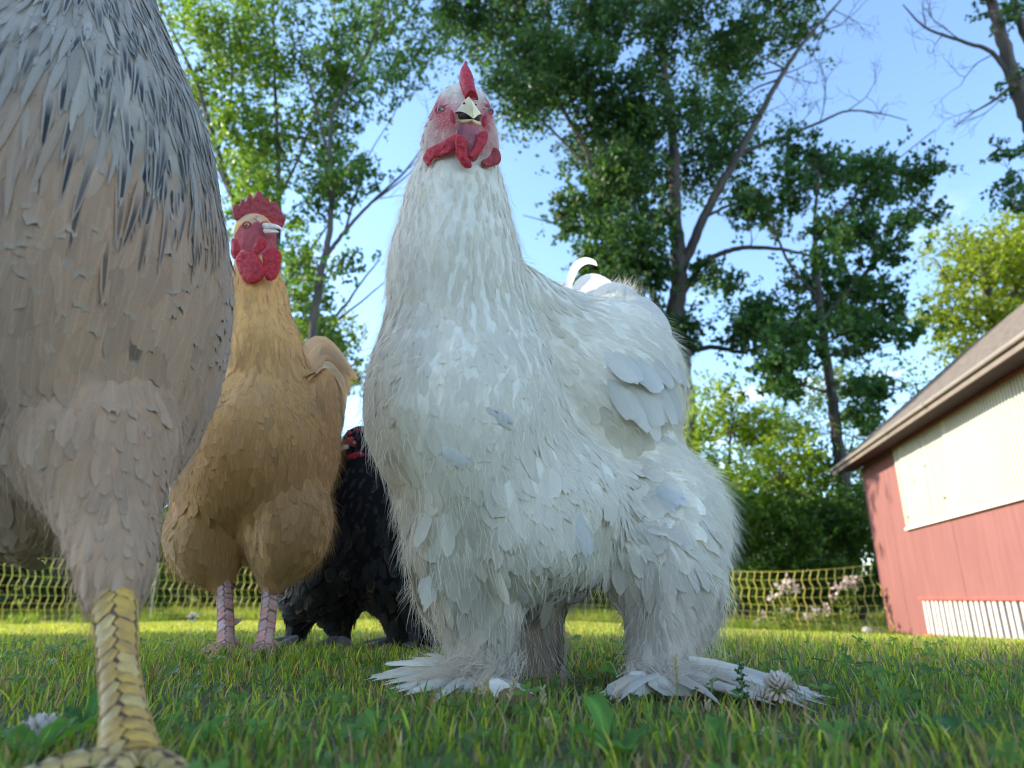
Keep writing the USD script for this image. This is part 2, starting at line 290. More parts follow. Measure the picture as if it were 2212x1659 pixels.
# wall boards: wide plywood sheets with vertical joints
w = 0.0; i = 0
while w < TN:
    slab(w + .003, w + 1.197, GB - .25, WALLTOP, -.02 - .002 * (i % 2), .02, 'wall_panel', 'barn_red', bev=.003); w += 1.2; i += 1
for nm, p0, t0, t1 in (('end_wall', 0, 0, 0),):
    c = WP(.01, (GB + WALLTOP) / 2, -2.6); put(nm, box(c, .02, 5.1, WALLTOP - GB + .4, -BU, np.cross(BZ, -BU)), 'barn_red', barn)
slab(0, TN, GB - .25, WALLTOP, -5.2, .03, 'back_wall', 'barn_red')
gpts = [WP(.012, WALLTOP, -.03), WP(.012, WALLTOP, -5.17), WP(.012, RIDGE - .05, -2.6)]
gp = np.array(gpts + [g - BU * .02 for g in gpts]); put('gable', (gp, [[0, 1, 2], [3, 5, 4], [0, 3, 4], [0, 4, 1], [1, 4, 5], [1, 5, 2], [2, 5, 3], [2, 3, 0]]), 'barn_red', barn)
# roof: two slopes with thickness, soffit, fascia, gutter lip
def roofplane(o0, z0, o1, z1, thk, name, mat):
    a = [WP(TEND, z0, o0), WP(TN + .3, z0, o0), WP(TN + .3, z1, o1), WP(TEND, z1, o1)]
    up = norm(np.cross(a[1] - a[0], a[2] - a[1])); up = up * np.sign(up[2]); a = np.array(a); v = np.vstack([a, a + up * thk])
    return put(name, (v, [[0, 1, 2, 3], [4, 5, 6, 7], [0, 1, 5, 4], [1, 2, 6, 5], [2, 3, 7, 6], [3, 0, 4, 7]]), mat, barn)
roof = roofplane(OV, EAVE + .06, -2.6, RIDGE, .03, 'roof', 'roof_shingle')
roofplane(-5.2 - OV, EAVE + .06, -2.602, RIDGE, .03, 'roof', 'roof_shingle')
# shingle courses stand a little proud of the slope
sl = A([-2.6 - OV, RIDGE - EAVE - .06]); nrow = 16
for r in range(nrow):
    a, b = r / nrow, (r + 1.12) / nrow
    o0, z0, o1, z1 = OV + .01 + sl[0] * a, EAVE + .06 + sl[1] * a, OV + .01 + sl[0] * min(b, 1), EAVE + .06 + sl[1] * min(b, 1)
    h0, h1 = .046, .033
    v = np.array([WP(TEND - .01, z0 + h0, o0), WP(TN + .3, z0 + h0, o0), WP(TN + .3, z1 + h1, o1), WP(TEND - .01, z1 + h1, o1), WP(TEND - .01, z0 + .031, o0), WP(TN + .3, z0 + .031, o0)])
    put('shingle_course', (v, [[0, 1, 2], [0, 2, 3], [0, 4, 5], [0, 5, 1]]), 'roof_shingle', roof)
slab(TEND, TN, EAVE - .045, EAVE + .055, OV, .022, 'fascia_board', 'fascia_tan', bev=.003)
slab(TEND - .01, TN, EAVE + .028, EAVE + .085, OV + .024, .045, 'gutter', 'gutter_tan', bev=.012)
for t in (1.2, 3.05, 4.6):
    slab(t, t + .06, EAVE + .02, EAVE + .09, OV + .07, .006, 'gutter_bracket', 'gutter_tan')
sv = np.array([WP(TEND + .02, EAVE - .03, OV - .002), WP(TN, EAVE - .03, OV - .002), WP(TN, WALLTOP, .002), WP(TEND + .02, WALLTOP, .002)])
put('soffit', (np.vstack([sv, sv + BZ * .012]), [[0, 1, 2, 3], [4, 5, 6, 7], [0, 1, 5, 4], [1, 2, 6, 5], [2, 3, 7, 6], [3, 0, 4, 7]]), 'soffit_brown', barn)
for o, z0, z1 in ((OV, EAVE + .05, RIDGE), ):                        # barge board on the far end
    v = np.array([WP(TEND - .03, EAVE - .02, OV), WP(TEND - .03, RIDGE - .04, -2.6), WP(TEND - .03, RIDGE + .03, -2.6), WP(TEND - .03, EAVE + .06, OV)])
    put('barge_board', (np.vstack([v, v - BU * .028]), [[0, 1, 2, 3], [7, 6, 5, 4], [0, 4, 5, 1], [1, 5, 6, 2], [2, 6, 7, 3], [3, 7, 4, 0]]), 'fascia_tan', barn)
# cream corrugated sheets over the opening, each sheet a part
pt0, pz0 = wallpt(1957, 1140, .03); _, pz1 = wallpt(2212, 800, .03); pz1 = min(pz1, WALLTOP - .03)
pitch = .076; t = pt0; rng = np.random.default_rng(3)
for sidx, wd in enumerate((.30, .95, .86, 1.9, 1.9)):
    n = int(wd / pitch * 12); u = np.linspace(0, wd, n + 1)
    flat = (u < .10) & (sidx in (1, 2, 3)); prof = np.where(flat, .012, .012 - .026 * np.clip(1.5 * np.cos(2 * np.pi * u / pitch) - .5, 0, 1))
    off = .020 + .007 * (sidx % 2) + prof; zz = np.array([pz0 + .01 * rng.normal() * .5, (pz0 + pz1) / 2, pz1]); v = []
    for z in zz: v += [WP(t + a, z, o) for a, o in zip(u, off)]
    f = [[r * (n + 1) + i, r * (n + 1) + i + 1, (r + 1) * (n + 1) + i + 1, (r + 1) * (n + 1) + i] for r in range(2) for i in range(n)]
    vv, ff, nn = meshkit.arrays((np.array(v), f), 35); ofs = (vv - WP(t, 0, 0)) @ BN; base_o = .020 + .007 * (sidx % 2); g_ = np.clip((base_o + .010 - ofs) / .012, 0, 1)[:, None]; put('corrugated_sheet', (vv, ff), 'cream_paint', barn, normals=nn, pv={'tint': A([.43, .415, .345]) * (1 - g_) + A([.13, .13, .07]) * g_}); t += wd - .02  # rib shade is put into the colour: valley vertices get a darker tint
slab(pt0 - .02, t, pz0 - .045, pz0 - .002, .002, .05, 'panel_ledge', 'cream_metal', bev=.004)
slab(pt0 - .02, t, pz1 + .002, min(pz1 + .07, WALLTOP - .005), .003, .03, 'panel_trim', 'sill_red', bev=.004)
for a, b in ((.18, .12), (.75, .5), (1.25, .62), (1.7, .2)):          # hasps and old bolt plates
    put('bolt_plate', box(WP(pt0 + a, pz0 + b * (pz1 - pz0), .044), .05, .014, .035, -BU, np.cross(BZ, -BU), .004), 'rust_stain', barn)
# low vent: red sill over white slats
st0, sz1 = wallpt(1986, 1290, .06); sb = wallpt(2010, 1363, .06)[1]
slab(st0, TN, sz1 - .045, sz1 + .005, .002, .075, 'vent_sill', 'sill_red', bev=.006)
slab(st0 + .02, TN, sb - .05, sz1 - .05, .001, .008, 'vent_backing', 'dark_gap')
slab(st0 - .04, TN, sb - .13, sb - .05, .002, .085, 'vent_base', 'sill_red', bev=.008)
t = st0 + .05; i = 0
while t < 6.2:
    slab(t, t + .085, sb - .048, sz1 - .047, .012 + .003 * math.sin(i * 2.3), .035, 'vent_slat', 'white_slat', bev=.006); t += .165; i += 1

# ------------------------------------------------------------------ yellow netting fence, power line, weeds by the fence
def az(dx): return (dx - 1106) / (FD / math.cos(PITCH))
def fpt(dx, Y): x = az(dx) * Y; return A([x, Y, gz(x, Y)])
FP = [fpt(-260, 9.6), fpt(330, 13.6), fpt(900, 14.6), fpt(1530, 14.8), WP(.02, GB, .06) * A([1, 1, 0]) + A([0, 0, GB])]
fence = thing('netting_fence', 'sagging yellow electric poultry netting strung across the lawn to the barn', 'fence', FP[1])
HF = [1.06, 1.04, 1.08, 1.14, 1.27]; SAG = [.02, .08, .08, .10]
rng = np.random.default_rng(11)
def fpos(seg, u, hfrac):
    a, b = FP[seg], FP[seg + 1]; p = a + (b - a) * u; h = HF[seg] + (HF[seg + 1] - HF[seg]) * u - SAG[seg] * 4 * u * (1 - u)
    bow = .05 * math.sin(u * 9 + seg) * hfrac
    n = norm(np.cross(b - a, BZ)); return A([p[0], p[1], gz(p[0], p[1]) + .03 + h * hfrac]) + n * bow
HFR = [0.02, .10, .19, .29, .41, .55, .70, .85, 1.0]
for hi, hf in enumerate(HFR):
    pts = [fpos(s, u, hf) for s in range(4) for u in np.linspace(0, 1, 25)[:-1]] + [fpos(3, 1, hf)]
    put('strand', tube(pts, .006 if hf == 1 else .0042, 5), 'yellow_cord', fence)
for s in range(4):
    L = np.linalg.norm(FP[s + 1] - FP[s]); n = int(L / (.13 if s < 2 else .15))
    d = norm(FP[s + 1] - FP[s])
    for i in range(n):
        if numbered is None: break
        u = (i + .5) / n; wob = rng.uniform(.016, .024); ph = rng.uniform(-.2, .2) + .25 * math.sin(i * .4); pts = []
        for hf in np.linspace(0, 1, 29):
            pts.append(fpos(s, u, hf) + d * (wob * math.sin(hf * 2 * np.pi * 3.3 + ph) + .03 * (hf - .5) * math.sin(i * .7)))
        put('vertical_strand', tube(pts, .0075, 4), 'yellow_cord', fence)
for s in range(4):
    p = FP[s]; put('fence_post', tube([p - BZ * .1, p + BZ * (HF[s] + .06)], .011, 8), 'post_white', fence)
tie = [WP(.02, FP[4][2] + .95, .05)]
for a in range(14): tie.append(WP(.05 + .05 * math.sin(a * 1.9) + a * .035, FP[4][2] + .95 - a * .07, .03 + .012 * math.cos(a * 2.1)))
put('tie_cord', tube(smoothpath(tie, 60), .007, 5), 'yellow_cord', fence)
pw = smoothpath([P(1300, 1000, 26), P(1560, 944, 24), P(1720, 918, 22.5), P(1900, 882, 21), P(2400, 760, 19)], 40)
wl = thing('power_line', 'thin overhead wire crossing in front of the trees beside the barn', 'wire', pw[0])
put('wire', tube(pw, .016, 5), 'wire_grey', wl); 

# ------------------------------------------------------------------ trees and shrubs
def leaves(cen, nrm_bias, L, rng, tint, tvar, aspect=.5):
    """folded diamond leaves at the points cen"""
    n = len(cen); d = norm(rng.normal(size=(n, 3)) + nrm_bias); d[:, 2] -= .25; d = norm(d)
    s = norm(np.cross(d, rng.normal(size=(n, 3)))); up = np.cross(s, d)
    l = (L * rng.uniform(.65, 1.3, n))[:, None]; w = l * aspect
    v = np.stack([cen, cen + d * l * .45 + s * w * .5 + up * w * .12, cen + d * l, cen + d * l * .45 - s * w * .5 + up * w * .12], 1)
    f = (np.arange(n)[:, None, None] * 4 + A([[0, 1, 2], [0, 2, 3]])[None]).reshape(-1, 3)
    t = A(tint)[None] * (1 + tvar * rng.normal(size=(n, 1))) * (1 + A([.35, 0.0, .2]) * tvar * rng.normal(size=(n, 3)))
    return v.reshape(-1, 3), f, np.repeat(np.clip(t, .004, .6), 4, 0)
def clump_points(c, r, n, rng, spray=9):
    """leaf positions in twiggy sprays through a ragged clump"""
    ns = max(3, n // spray); out = []
    d = norm(rng.normal(size=(ns, 3))); rad = rng.uniform(0, 1, ns) ** .45; b = c + d * rad[:, None] * r
    tdir = norm(d + .8 * rng.normal(size=(ns, 3)) + A([0, 0, .1])); tl = np.mean(r) * rng.uniform(.15, .42, ns)
    u = rng.uniform(-.2, 1, (ns, spray)); p = b[:, None] + tdir[:, None] * (u * tl[:, None])[..., None] + rng.normal(size=(ns, spray, 3)) * np.mean(r) * .05
    return p.reshape(-1, 3)[:n]
def twigs(p, d, L, r, depth, rng, out, up=.15):
    n = 5; pts = [p]
    for i in range(n): d = norm(d + rng.normal(size=3) * .16 + A([0, 0, up * .3])); pts.append(pts[-1] + d * L / n)
    out.append((np.array(pts), np.linspace(r, r * .45, n + 1)))
    if depth > 0:
        for i in range(2, n + 1):
            for _ in range(1 if i < n else 2):
                if rng.uniform() < .8: twigs(pts[i], norm(d + rng.normal(size=3) * .75), L * rng.uniform(.45, .75), r * .5, depth - 1, rng, out, up)
def tree(name, label, Y, limbs, clumps, leafL, nleaf, tint, tvar=.25, deep=1.6, group=None, seed=1, bark='bark', bare=(), aspect=.66, squash=(1, 1, 1), cat='tree', linkr=.02):
    """limbs: [[(dx, dy, radius m, dY)...]...] first the trunk; clumps: (dx, dy, radius in picture units[, density])"""
    rng = np.random.default_rng(seed); base = P(limbs[0][0][0], limbs[0][0][1], Y); b = A([base[0], base[1], gz(base[0], base[1])])
    t = thing(name, label, cat, b, group=group); skel = []
    for li, l in enumerate(limbs):
        q = np.array([[*P(x, y, Y + (o[0] if o else 0)), r] for x, y, r, *o in l])
        if li == 0 and q[0][2] > b[2] + .05: q = np.vstack([[b[0] + .0, b[1], b[2] - .1, q[0][3] * 1.25], q])
        q = smoothpath(q, 8 * len(q)); pts = q[:, :3] + rng.normal(size=(len(q), 3)) * q[:, 3:4] * .12
        put('trunk' if li == 0 else 'branch', tube(pts, np.maximum(q[:, 3], .006), 8), bark, t, smooth=True); skel.append(q)
    S = np.vstack(skel); mb = MB(); tb = []; kt = cKDTree(S[:, :3]); pts = []
    for c in clumps:
        x, y, rp, dens = (*c, 1.0)[:4]; Yc = Y + rng.uniform(-deep, deep); ce = P(x, y, Yc); r = rp / ppm(Yc, y)
        n = int(2.3 * nleaf * dens * (rp / 60) ** 2); pts.append(clump_points(ce, A([r, r, r * .85]) * A(squash), n, rng)); pts.append(clump_points(ce, A([r, r, r * .8]) * A(squash) * 1.75, int(n * .17), rng))
        d_, i_ = kt.query(ce); s = S[i_]; m = (s[:3] + ce) / 2 + rng.normal(size=3) * d_ * .10 + A([0, 0, -.06 * d_])
        path = smoothpath([s[:3], m, ce + rng.normal(size=3) * r * .2], 9); mb.add(*tube(path, np.linspace(min(s[3] * .5, linkr * (1 + d_ * .35)), .005, 9), 5))
        for _ in range(4): twigs(path[rng.integers(4, 9)], norm(rng.normal(size=3) + A([0, 0, .3])), r * .8, .008, 0, rng, tb)
    for x, y, ang, L, r, dp in bare: twigs(P(x, y, Y), norm(RIGHT * math.cos(ang) + UP * math.sin(ang) + FWD * rng.uniform(-.4, .4)), L, r, dp, rng, tb)
    for q, r in tb: mb.add(*tube(q, np.maximum(r, .0035), 4, cap=False))
    if mb.n: put('twigs', mb.get(), bark, t, kind='stuff')
    if pts:
        v, f, tn = leaves(np.vstack(pts), A([0, 0, .1]), leafL, rng, tint, tvar, aspect)
        put('crown', (v, f), 'leaf', t, pv={'tint': tn}, kind='stuff')
    return t
def fill(poly, r, seed, step=None, jit=.45, keep=.9):
    """clump list that fills a picture polygon"""
    from shapely.geometry import Polygon, Point
    rng = np.random.default_rng(seed); g = Polygon(poly); x0, y0, x1, y1 = g.bounds; s = step or r * 1.05; out = []
    for y in np.arange(y0, y1, s):
        for x in np.arange(x0, x1, s):
            a, b = x + rng.normal() * s * jit, y + rng.normal() * s * jit
            if g.contains(Point(a, b)) and rng.uniform() < keep: out.append((a, b, r * rng.uniform(.7, 1.25)))
    return out
G1, G2, G3 = (.050, .105, .022), (.042, .095, .030), (.095, .165, .018)
# the left group
tree('maple_tree', 'slender tree leaning left behind the speckled rooster with bright leaves', 17.0,
     [[(610, 1180, 0.136), (560, 700, 0.116), (515, 470, 0.102), (470, 330, 0.082), (425, 180, 0.061), (360, 40, 0.041), (320, -60, 0.032)], [(500, 430, 0.054), (440, 290, 0.041), (390, 170, 0.032), (350, 90, 0.024)], [(470, 330, 0.041), (500, 200, 0.036), (495, 60, 0.024)]],
     fill([(335, -40), (560, -40), (560, 250), (580, 420), (520, 520), (470, 420), (420, 260), (350, 100)], 56, 3, keep=.85) + [(640, 500, 40), (560, 330, 55)], .135, 250, (.10, .19, .026), seed=2, deep=1.5)
tree('maple_tree', 'upright forked tree rising straight behind the buff rooster', 18.0,
     [[(640, 1180, 0.129), (612, 900, 0.116), (600, 600, 0.102), (602, 430, 0.088), (598, 280, 0.068), (592, 120, 0.048), (590, -60, 0.032)], [(602, 430, 0.048), (650, 330, 0.040), (690, 210, 0.028), (730, 60, 0.020)], [(600, 520, 0.041), (560, 420, 0.036), (540, 300, 0.024), (520, 150, 0.016)], [(601, 640, 0.048), (670, 540, 0.040), (720, 470, 0.024)]],
     fill([(520, -50), (820, -50), (800, 120), (730, 240), (700, 330), (640, 420), (570, 420), (540, 250)], 56, 5, keep=.8) + fill([(600, 560), (730, 480), (720, 620), (640, 700)], 48, 9) + fill([(610, 640), (730, 650), (730, 790), (640, 800)], 46, 12, keep=1), .135, 240, (.08, .165, .03), seed=4, deep=1.4)
tree('maple_tree', 'crooked tree with long bare right branch between the buff and white birds', 16.5,
     [[(655, 1180, 0.136), (668, 800, 0.122), (690, 610, 0.109), (716, 470, 0.082), (712, 330, 0.068), (725, 230, 0.054), (790, 120, 0.040), (850, -40, 0.024)], [(700, 560, 0.068), (745, 500, 0.054), (800, 440, 0.041), (870, 375, 0.032), (905, 330, 0.020), (930, 290, 0.010)], [(800, 440, 0.040), (860, 395, 0.024), (900, 360, 0.014), (960, 290, 0.008)],
      [(712, 350, 0.041), (690, 260, 0.036), (660, 150, 0.024), (640, 40, 0.016)], [(745, 500, 0.040), (775, 400, 0.028), (800, 330, 0.018), (850, 250, 0.011)]],
     fill([(720, 60), (860, -40), (930, -30), (945, 90), (900, 180), (850, 250), (760, 280), (710, 240)], 54, 7, keep=.85) + fill([(640, 400), (730, 330), (800, 330), (840, 390), (760, 450), (690, 480)], 46, 8, keep=.75) + fill([(690, 540), (750, 520), (745, 580), (700, 600)], 36, 10),
     .135, 240, (.06, .135, .035), seed=6, deep=1.4, bare=[(870, 375, .7, .9, .02, 2), (900, 340, .3, .8, .014, 2), (820, 430, .2, .8, .016, 2), (850, 250, 1.0, .9, .018, 2), (930, 290, 1.4, 1.0, .012, 1)])
tree('young_tree', 'pale yellow green young tree between the buff tail and white breast', 20,
     [[(690, 1180, 0.068), (700, 760, 0.061), (760, 640, 0.041), (820, 560, 0.024)], [(715, 700, 0.040), (770, 660, 0.032), (830, 610, 0.020)]],
     fill([(690, 640), (790, 590), (840, 600), (820, 720), (770, 800), (700, 760)], 40, 21, keep=.62) + fill([(690, 780), (790, 780), (770, 900), (720, 900)], 36, 23, keep=.8), .12, 200, (.15, .21, .035), seed=8, deep=1.0, linkr=.012)
# the big tree in the middle
tree('ash_tree', 'largest dark green tree with forked trunk behind the white bird', 19.0,
     [[(1500, 1180, .34), (1478, 860, .31), (1462, 700, .29), (1466, 600, .27), (1460, 480, .22), (1456, 330, .18), (1440, 180, .13), (1420, 40, .09), (1400, -80, .06)],
      [(1466, 600, .17), (1520, 470, .15), (1580, 360, .13), (1630, 270, .11), (1690, 160, .085), (1745, 80, .06), (1800, 20, .04), (1860, -60, .02)],
      [(1600, 330, .08), (1680, 300, .065), (1770, 265, .05), (1830, 240, .035), (1900, 245, .022), (1960, 260, .012)],
      [(1470, 640, .11), (1520, 570, .09), (1580, 540, .08), (1650, 535, .065), (1720, 545, .05), (1790, 565, .03)],
      [(1475, 780, .20), (1430, 700, .17), (1370, 620, .14), (1330, 520, .12), (1290, 380, .10), (1230, 260, .08), (1160, 140, .06), (1080, 40, .04)],
      [(1440, 720, .14), (1400, 600, .11), (1370, 450, .08), (1350, 300, .05)], [(1520, 470, .06), (1590, 440, .05), (1650, 455, .035)],
      [(1340, 540, .05), (1270, 495, .04), (1190, 480, .022), (1130, 465, .012)], [(1290, 380, .05), (1170, 260, .04), (1110, 225, .025), (1060, 190, .014)],
      [(1480, 760, .09), (1540, 750, .08), (1600, 760, .06), (1650, 745, .04)]],
     fill([(960, -60), (1480, -60), (1560, 60), (1700, -60), (1820, -40), (1640, 160), (1580, 260), (1560, 340), (1500, 430), (1440, 560), (1360, 540), (1240, 520), (1180, 400), (1160, 280), (1060, 150)], 66, 31, keep=.96)
     + fill([(1260, 560), (1400, 540), (1440, 660), (1480, 780), (1400, 690), (1300, 640)], 52, 32) + fill([(1120, 400), (1250, 420), (1250, 500), (1150, 460)], 40, 33, keep=.6) + fill([(1480, 640), (1560, 660), (1620, 740), (1590, 830), (1500, 800)], 50, 34)
     + fill([(1540, 440), (1640, 400), (1700, 480), (1620, 520)], 44, 35, keep=.6) + fill([(1500, 540), (1580, 580), (1600, 620), (1520, 620)], 36, 36, keep=.6),
     .165, 430, (.036, .088, .028), seed=10, deep=2.2,
     bare=[(1690, 160, .2, 1.5, .03, 2), (1745, 80, -.1, 1.6, .03, 2), (1770, 265, 1.2, 1.3, .025, 2), (1830, 240, .9, 1.3, .022, 2), (1900, 245, 1.3, 1.1, .015, 2), (1690, 160, -.3, 1.4, .025, 2), (1800, 20, -.2, 1.2, .02, 2), (1720, 285, .9, 1.1, .02, 2), (1640, 250, .5, 1.0, .02, 2), (1870, 243, -.4, 1.0, .015, 1)], linkr=.03)
tree('locust_tree', 'feathery leaved tree left of the barn with thin straight trunk', 17.0,
     [[(1836, 1200, .17), (1822, 1040, .16), (1800, 880, .14), (1780, 740, .12), (1765, 600, .09), (1760, 480, .06), (1770, 380, .03)], [(1785, 770, .06), (1850, 745, .05), (1930, 700, .03)], [(1775, 690, .06), (1850, 610, .05), (1930, 520, .035), (2000, 420, .02)], [(1772, 650, .05), (1700, 560, .04), (1660, 450, .025)], [(1765, 520, .04), (1840, 430, .03), (1920, 360, .02), (2020, 280, .012)], [(1795, 850, .04), (1730, 830, .03), (1680, 800, .02)]],
     fill([(1640, 330), (1700, 300), (1790, 340), (1880, 350), (1980, 280), (2060, 280), (2010, 340), (2000, 450), (2030, 480), (1940, 560), (1880, 660), (1780, 560), (1700, 500)], 46, 41, keep=.78)
     + fill([(1640, 620), (1760, 560), (1880, 620), (1960, 680), (1960, 760), (1880, 820), (1760, 780), (1660, 820), (1620, 760)], 48, 42, keep=.8) + fill([(1680, 820), (1780, 830), (1760, 900), (1690, 880)], 36, 43, keep=.6) + fill([(1820, 820), (1900, 830), (1880, 950), (1820, 900)], 36, 45, keep=.7),
     .15, 350, (.038, .098, .028), seed=12, deep=1.6, squash=(1.15, 1, .7))
tree('dead_topped_tree', 'half bare tree at the right edge with dark trunk and leafless twigs', 15.0,
     [[(2390, 1000, .26), (2330, 560, .24), (2240, 300, .21), (2190, 170, .18), (2150, 30, .14), (2120, -80, .10)], [(2212, 230, .08), (2150, 120, .06), (2080, 90, .045), (2000, 60, .03), (1950, 10, .015)], [(2260, 160, .12), (2200, 40, .10), (2180, -80, .07)], [(2300, 100, .08), (2200, 175, .055), (2150, 215, .04), (2100, 245, .02), (2060, 275, .01)], [(2240, 300, .08), (2230, 420, .05), (2190, 450, .03)]],
     fill([(2090, -40), (2240, -40), (2240, 60), (2130, 40)], 36, 51, keep=.5) + fill([(2140, 150), (2230, 160), (2230, 230), (2150, 200)], 32, 52, keep=.6) + fill([(2150, 330), (2260, 260), (2260, 470), (2180, 450), (2160, 380)], 36, 53, keep=.9),
     .13, 210, (.034, .090, .030), seed=14, deep=1.0, bark='bark', bare=[(2080, 90, 2.6, 1.2, .02, 2), (2000, 60, 2.4, 1.0, .015, 2), (2040, 75, 3.6, 1.0, .015, 2), (2110, 240, 3.3, .9, .014, 2), (2150, 115, 3.5, 1.2, .02, 2), (2160, 215, 4.0, .8, .014, 2), (2120, -20, 2.9, 1.0, .02, 2)])
tree('sunlit_tree', 'bright yellow green tree rising behind the barn roof', 24,
     [[(2170, 1100, .25), (2150, 760, .20), (2130, 620, .14), (2110, 520, .07)], [(2150, 740, .10), (2200, 600, .07), (2230, 500, .04)], [(2140, 690, .08), (2060, 620, .05), (2020, 560, .03)]],
     fill([(1990, 530), (2060, 480), (2140, 500), (2200, 450), (2330, 420), (2350, 700), (2200, 760), (2050, 790), (2000, 700), (2010, 620)], 54, 61, keep=.92), .17, 340, (.16, .22, .014), seed=16, deep=2.0)
# shrubs behind the fence
def shrub(label, Y, poly, r, nl, tint, seed, L=.10, tv=.28, deep=.8, keep=.95, name='shrub', cat='shrub'):
    cx = np.mean([p[0] for p in poly]); by = max(p[1] for p in poly); ty = min(p[1] for p in poly)
    return tree(name, label, Y, [[(cx, min(by, 1330), .05), (cx, (by + ty) / 2, .035), (cx + 8, ty + (by - ty) * .25, .015)]], fill(poly, r, seed, keep=keep), L, nl, tint, tv, deep, 'shrubs along the fence', seed, cat=cat, linkr=.008)
shrub('lit shrub against the white bird back just above the netting', 17.6, [(1470, 850), (1560, 830), (1650, 880), (1680, 960), (1600, 1080), (1500, 1100)], 46, 360, (.20, .30, .022), 71)
shrub('rounded sunlit shrub midway between white bird and barn', 16.6, [(1560, 1010), (1640, 930), (1760, 940), (1800, 1030), (1740, 1120), (1600, 1130)], 46, 380, (.20, .29, .022), 72)
shrub('dark undergrowth shrub touching the fence beside the white bird', 16.0, [(1490, 1090), (1620, 1080), (1740, 1110), (1740, 1260), (1600, 1290), (1480, 1280)], 46, 420, (.075, .15, .02), 73)
shrub('dark undergrowth shrub touching the fence beside the barn corner', 16.2, [(1720, 1080), (1830, 1040), (1900, 1100), (1940, 1290), (1820, 1300), (1720, 1280)], 46, 420, (.06, .125, .02), 74)
shrub('thin shrub with sky gaps under the barn eave', 18.0, [(1780, 920), (1850, 880), (1900, 960), (1910, 1080), (1840, 1110), (1740, 1050)], 44, 250, (.08, .15, .022), 75, keep=.95)
shrub('tall thin shrub behind the roof tip with pale gaps', 21.0, [(1700, 850), (1810, 800), (1930, 790), (1990, 800), (1900, 900), (1800, 960), (1640, 960), (1640, 860)], 46, 220, (.09, .16, .03), 76, keep=.85)
for i, (x0, x1, y0, Y, tt, lb) in enumerate([(-160, 120, 1120, 15.0, (.028, .065, .02), 'dark shrub beyond the fence at the left edge'), (100, 360, 1150, 17.5, (.036, .085, .02), 'dark green shrub seen behind the yellow scaled leg'), (330, 560, 1130, 17.8, (.040, .10, .02), 'green shrub seen behind the left thigh of the buff rooster'),
        (540, 780, 1060, 18.2, (.042, .10, .02), 'green shrub hidden behind the buff and black birds'), (740, 980, 1030, 18.4, (.045, .10, .02), 'green shrub behind the black bird back'), (960, 1240, 1080, 18.5, (.04, .10, .02), 'green shrub behind the white bird thighs'), (1210, 1500, 1060, 17.9, (.05, .11, .018), 'green shrub seen between the white bird legs')]):
    shrub(lb, Y, [(x0, y0 + 40), ((x0 + x1) / 2, y0), (x1, y0 + 30), (x1, 1320), (x0, 1320)], 52, 330, tt, 80 + i, L=.12)
for i, (x0, x1, y0, Y, lb) in enumerate([(-300, 140, 1060, 21.0, 'tall dark thicket beyond the meadow at the far left'), (100, 480, 1090, 23.0, 'dark thicket far behind the yellow leg'), (440, 800, 1010, 23.5, 'dark thicket far behind the buff rooster'), (760, 1130, 1000, 24.0, 'dark thicket far behind the black bird'), (1090, 1500, 1030, 23.5, 'dark thicket far behind the white bird'), (1470, 1940, 1040, 22.0, 'dark thicket far behind the netting beside the barn')]):
    shrub(lb, Y, [(x0, y0 + 60), ((x0 + x1) / 2, y0), (x1, y0 + 50), (x1, 1320), (x0, 1320)], 70, 430, (.036, .082, .02), 120 + i, L=.17, name='thicket')
# the tree off to the left that throws the shade over the yard (its trunk stands out of the frame)
def shade_tree():
    rng = np.random.default_rng(91); s = 15.5; hz = A([math.sin(SUN_AZ), math.cos(SUN_AZ), 0]); tz = math.tan(SUN_EL)
    side = A([hz[1], -hz[0], 0]); pts = []; cl = []
    from shapely.geometry import Polygon, Point
    g = Polygon([(-6.5, 2.9), (-3, 2.6), (-.6, 2.35), (.05, 1.75), (.45, 1.15), (.95, .75), (1.5, .45), (1.9, .1), (2.2, -1.5), (1, -2.6), (-6.5, -2.2)])
    x0, y0, x1, y1 = g.bounds
    for a in np.arange(x0, x1, .50):
        for b in np.arange(y0, y1, .36):
            p = A([a, b]) + rng.normal(size=2) * A([.14, .10])
            if g.buffer(-.2).contains(Point(p)): cl.append(A([p[0], p[1], 0]) + hz * (s + rng.uniform(-1, 1)) * 1 + A([0, 0, 0])); cl[-1][2] = np.linalg.norm((cl[-1] - A([p[0], p[1], 0]))[:2]) * tz
    cl = np.array(cl); c = cl.mean(0); b = A([c[0], c[1], gz(c[0], c[1])])
    t = thing('maple_tree', 'dense leafy tree left of the yard that shades the birds', 'tree', b)
    tr = smoothpath([[*(b - BZ * .1), .28], [*(b + BZ * 1.6 + .1), .22], [*(c - BZ * .8), .17], [*(c + BZ * 1.2), .08]], 26)
    put('trunk', tube(tr[:, :3], tr[:, 3], 10), 'bark', t, smooth=True); mb = MB()
    for q in cl[::3]: a = tr[rng.integers(10, 25)]; mb.add(*tube(smoothpath([a[:3], (a[:3] + q) / 2 - BZ * .1, q], 7), np.linspace(a[3] * .35, .006, 7), 5))
    put('branches', mb.get(), 'bark', t, kind='stuff')
    for q in cl: pts.append(clump_points(q, A([.42, .42, .36]), 150, rng))
    v, f, tn = leaves(np.vstack(pts), A([0, 0, .1]), .15, rng, (.045, .10, .022), .25, .62)
    put('crown', (v, f), 'leaf', t, pv={'tint': tn}, kind='stuff')
shade_tree()

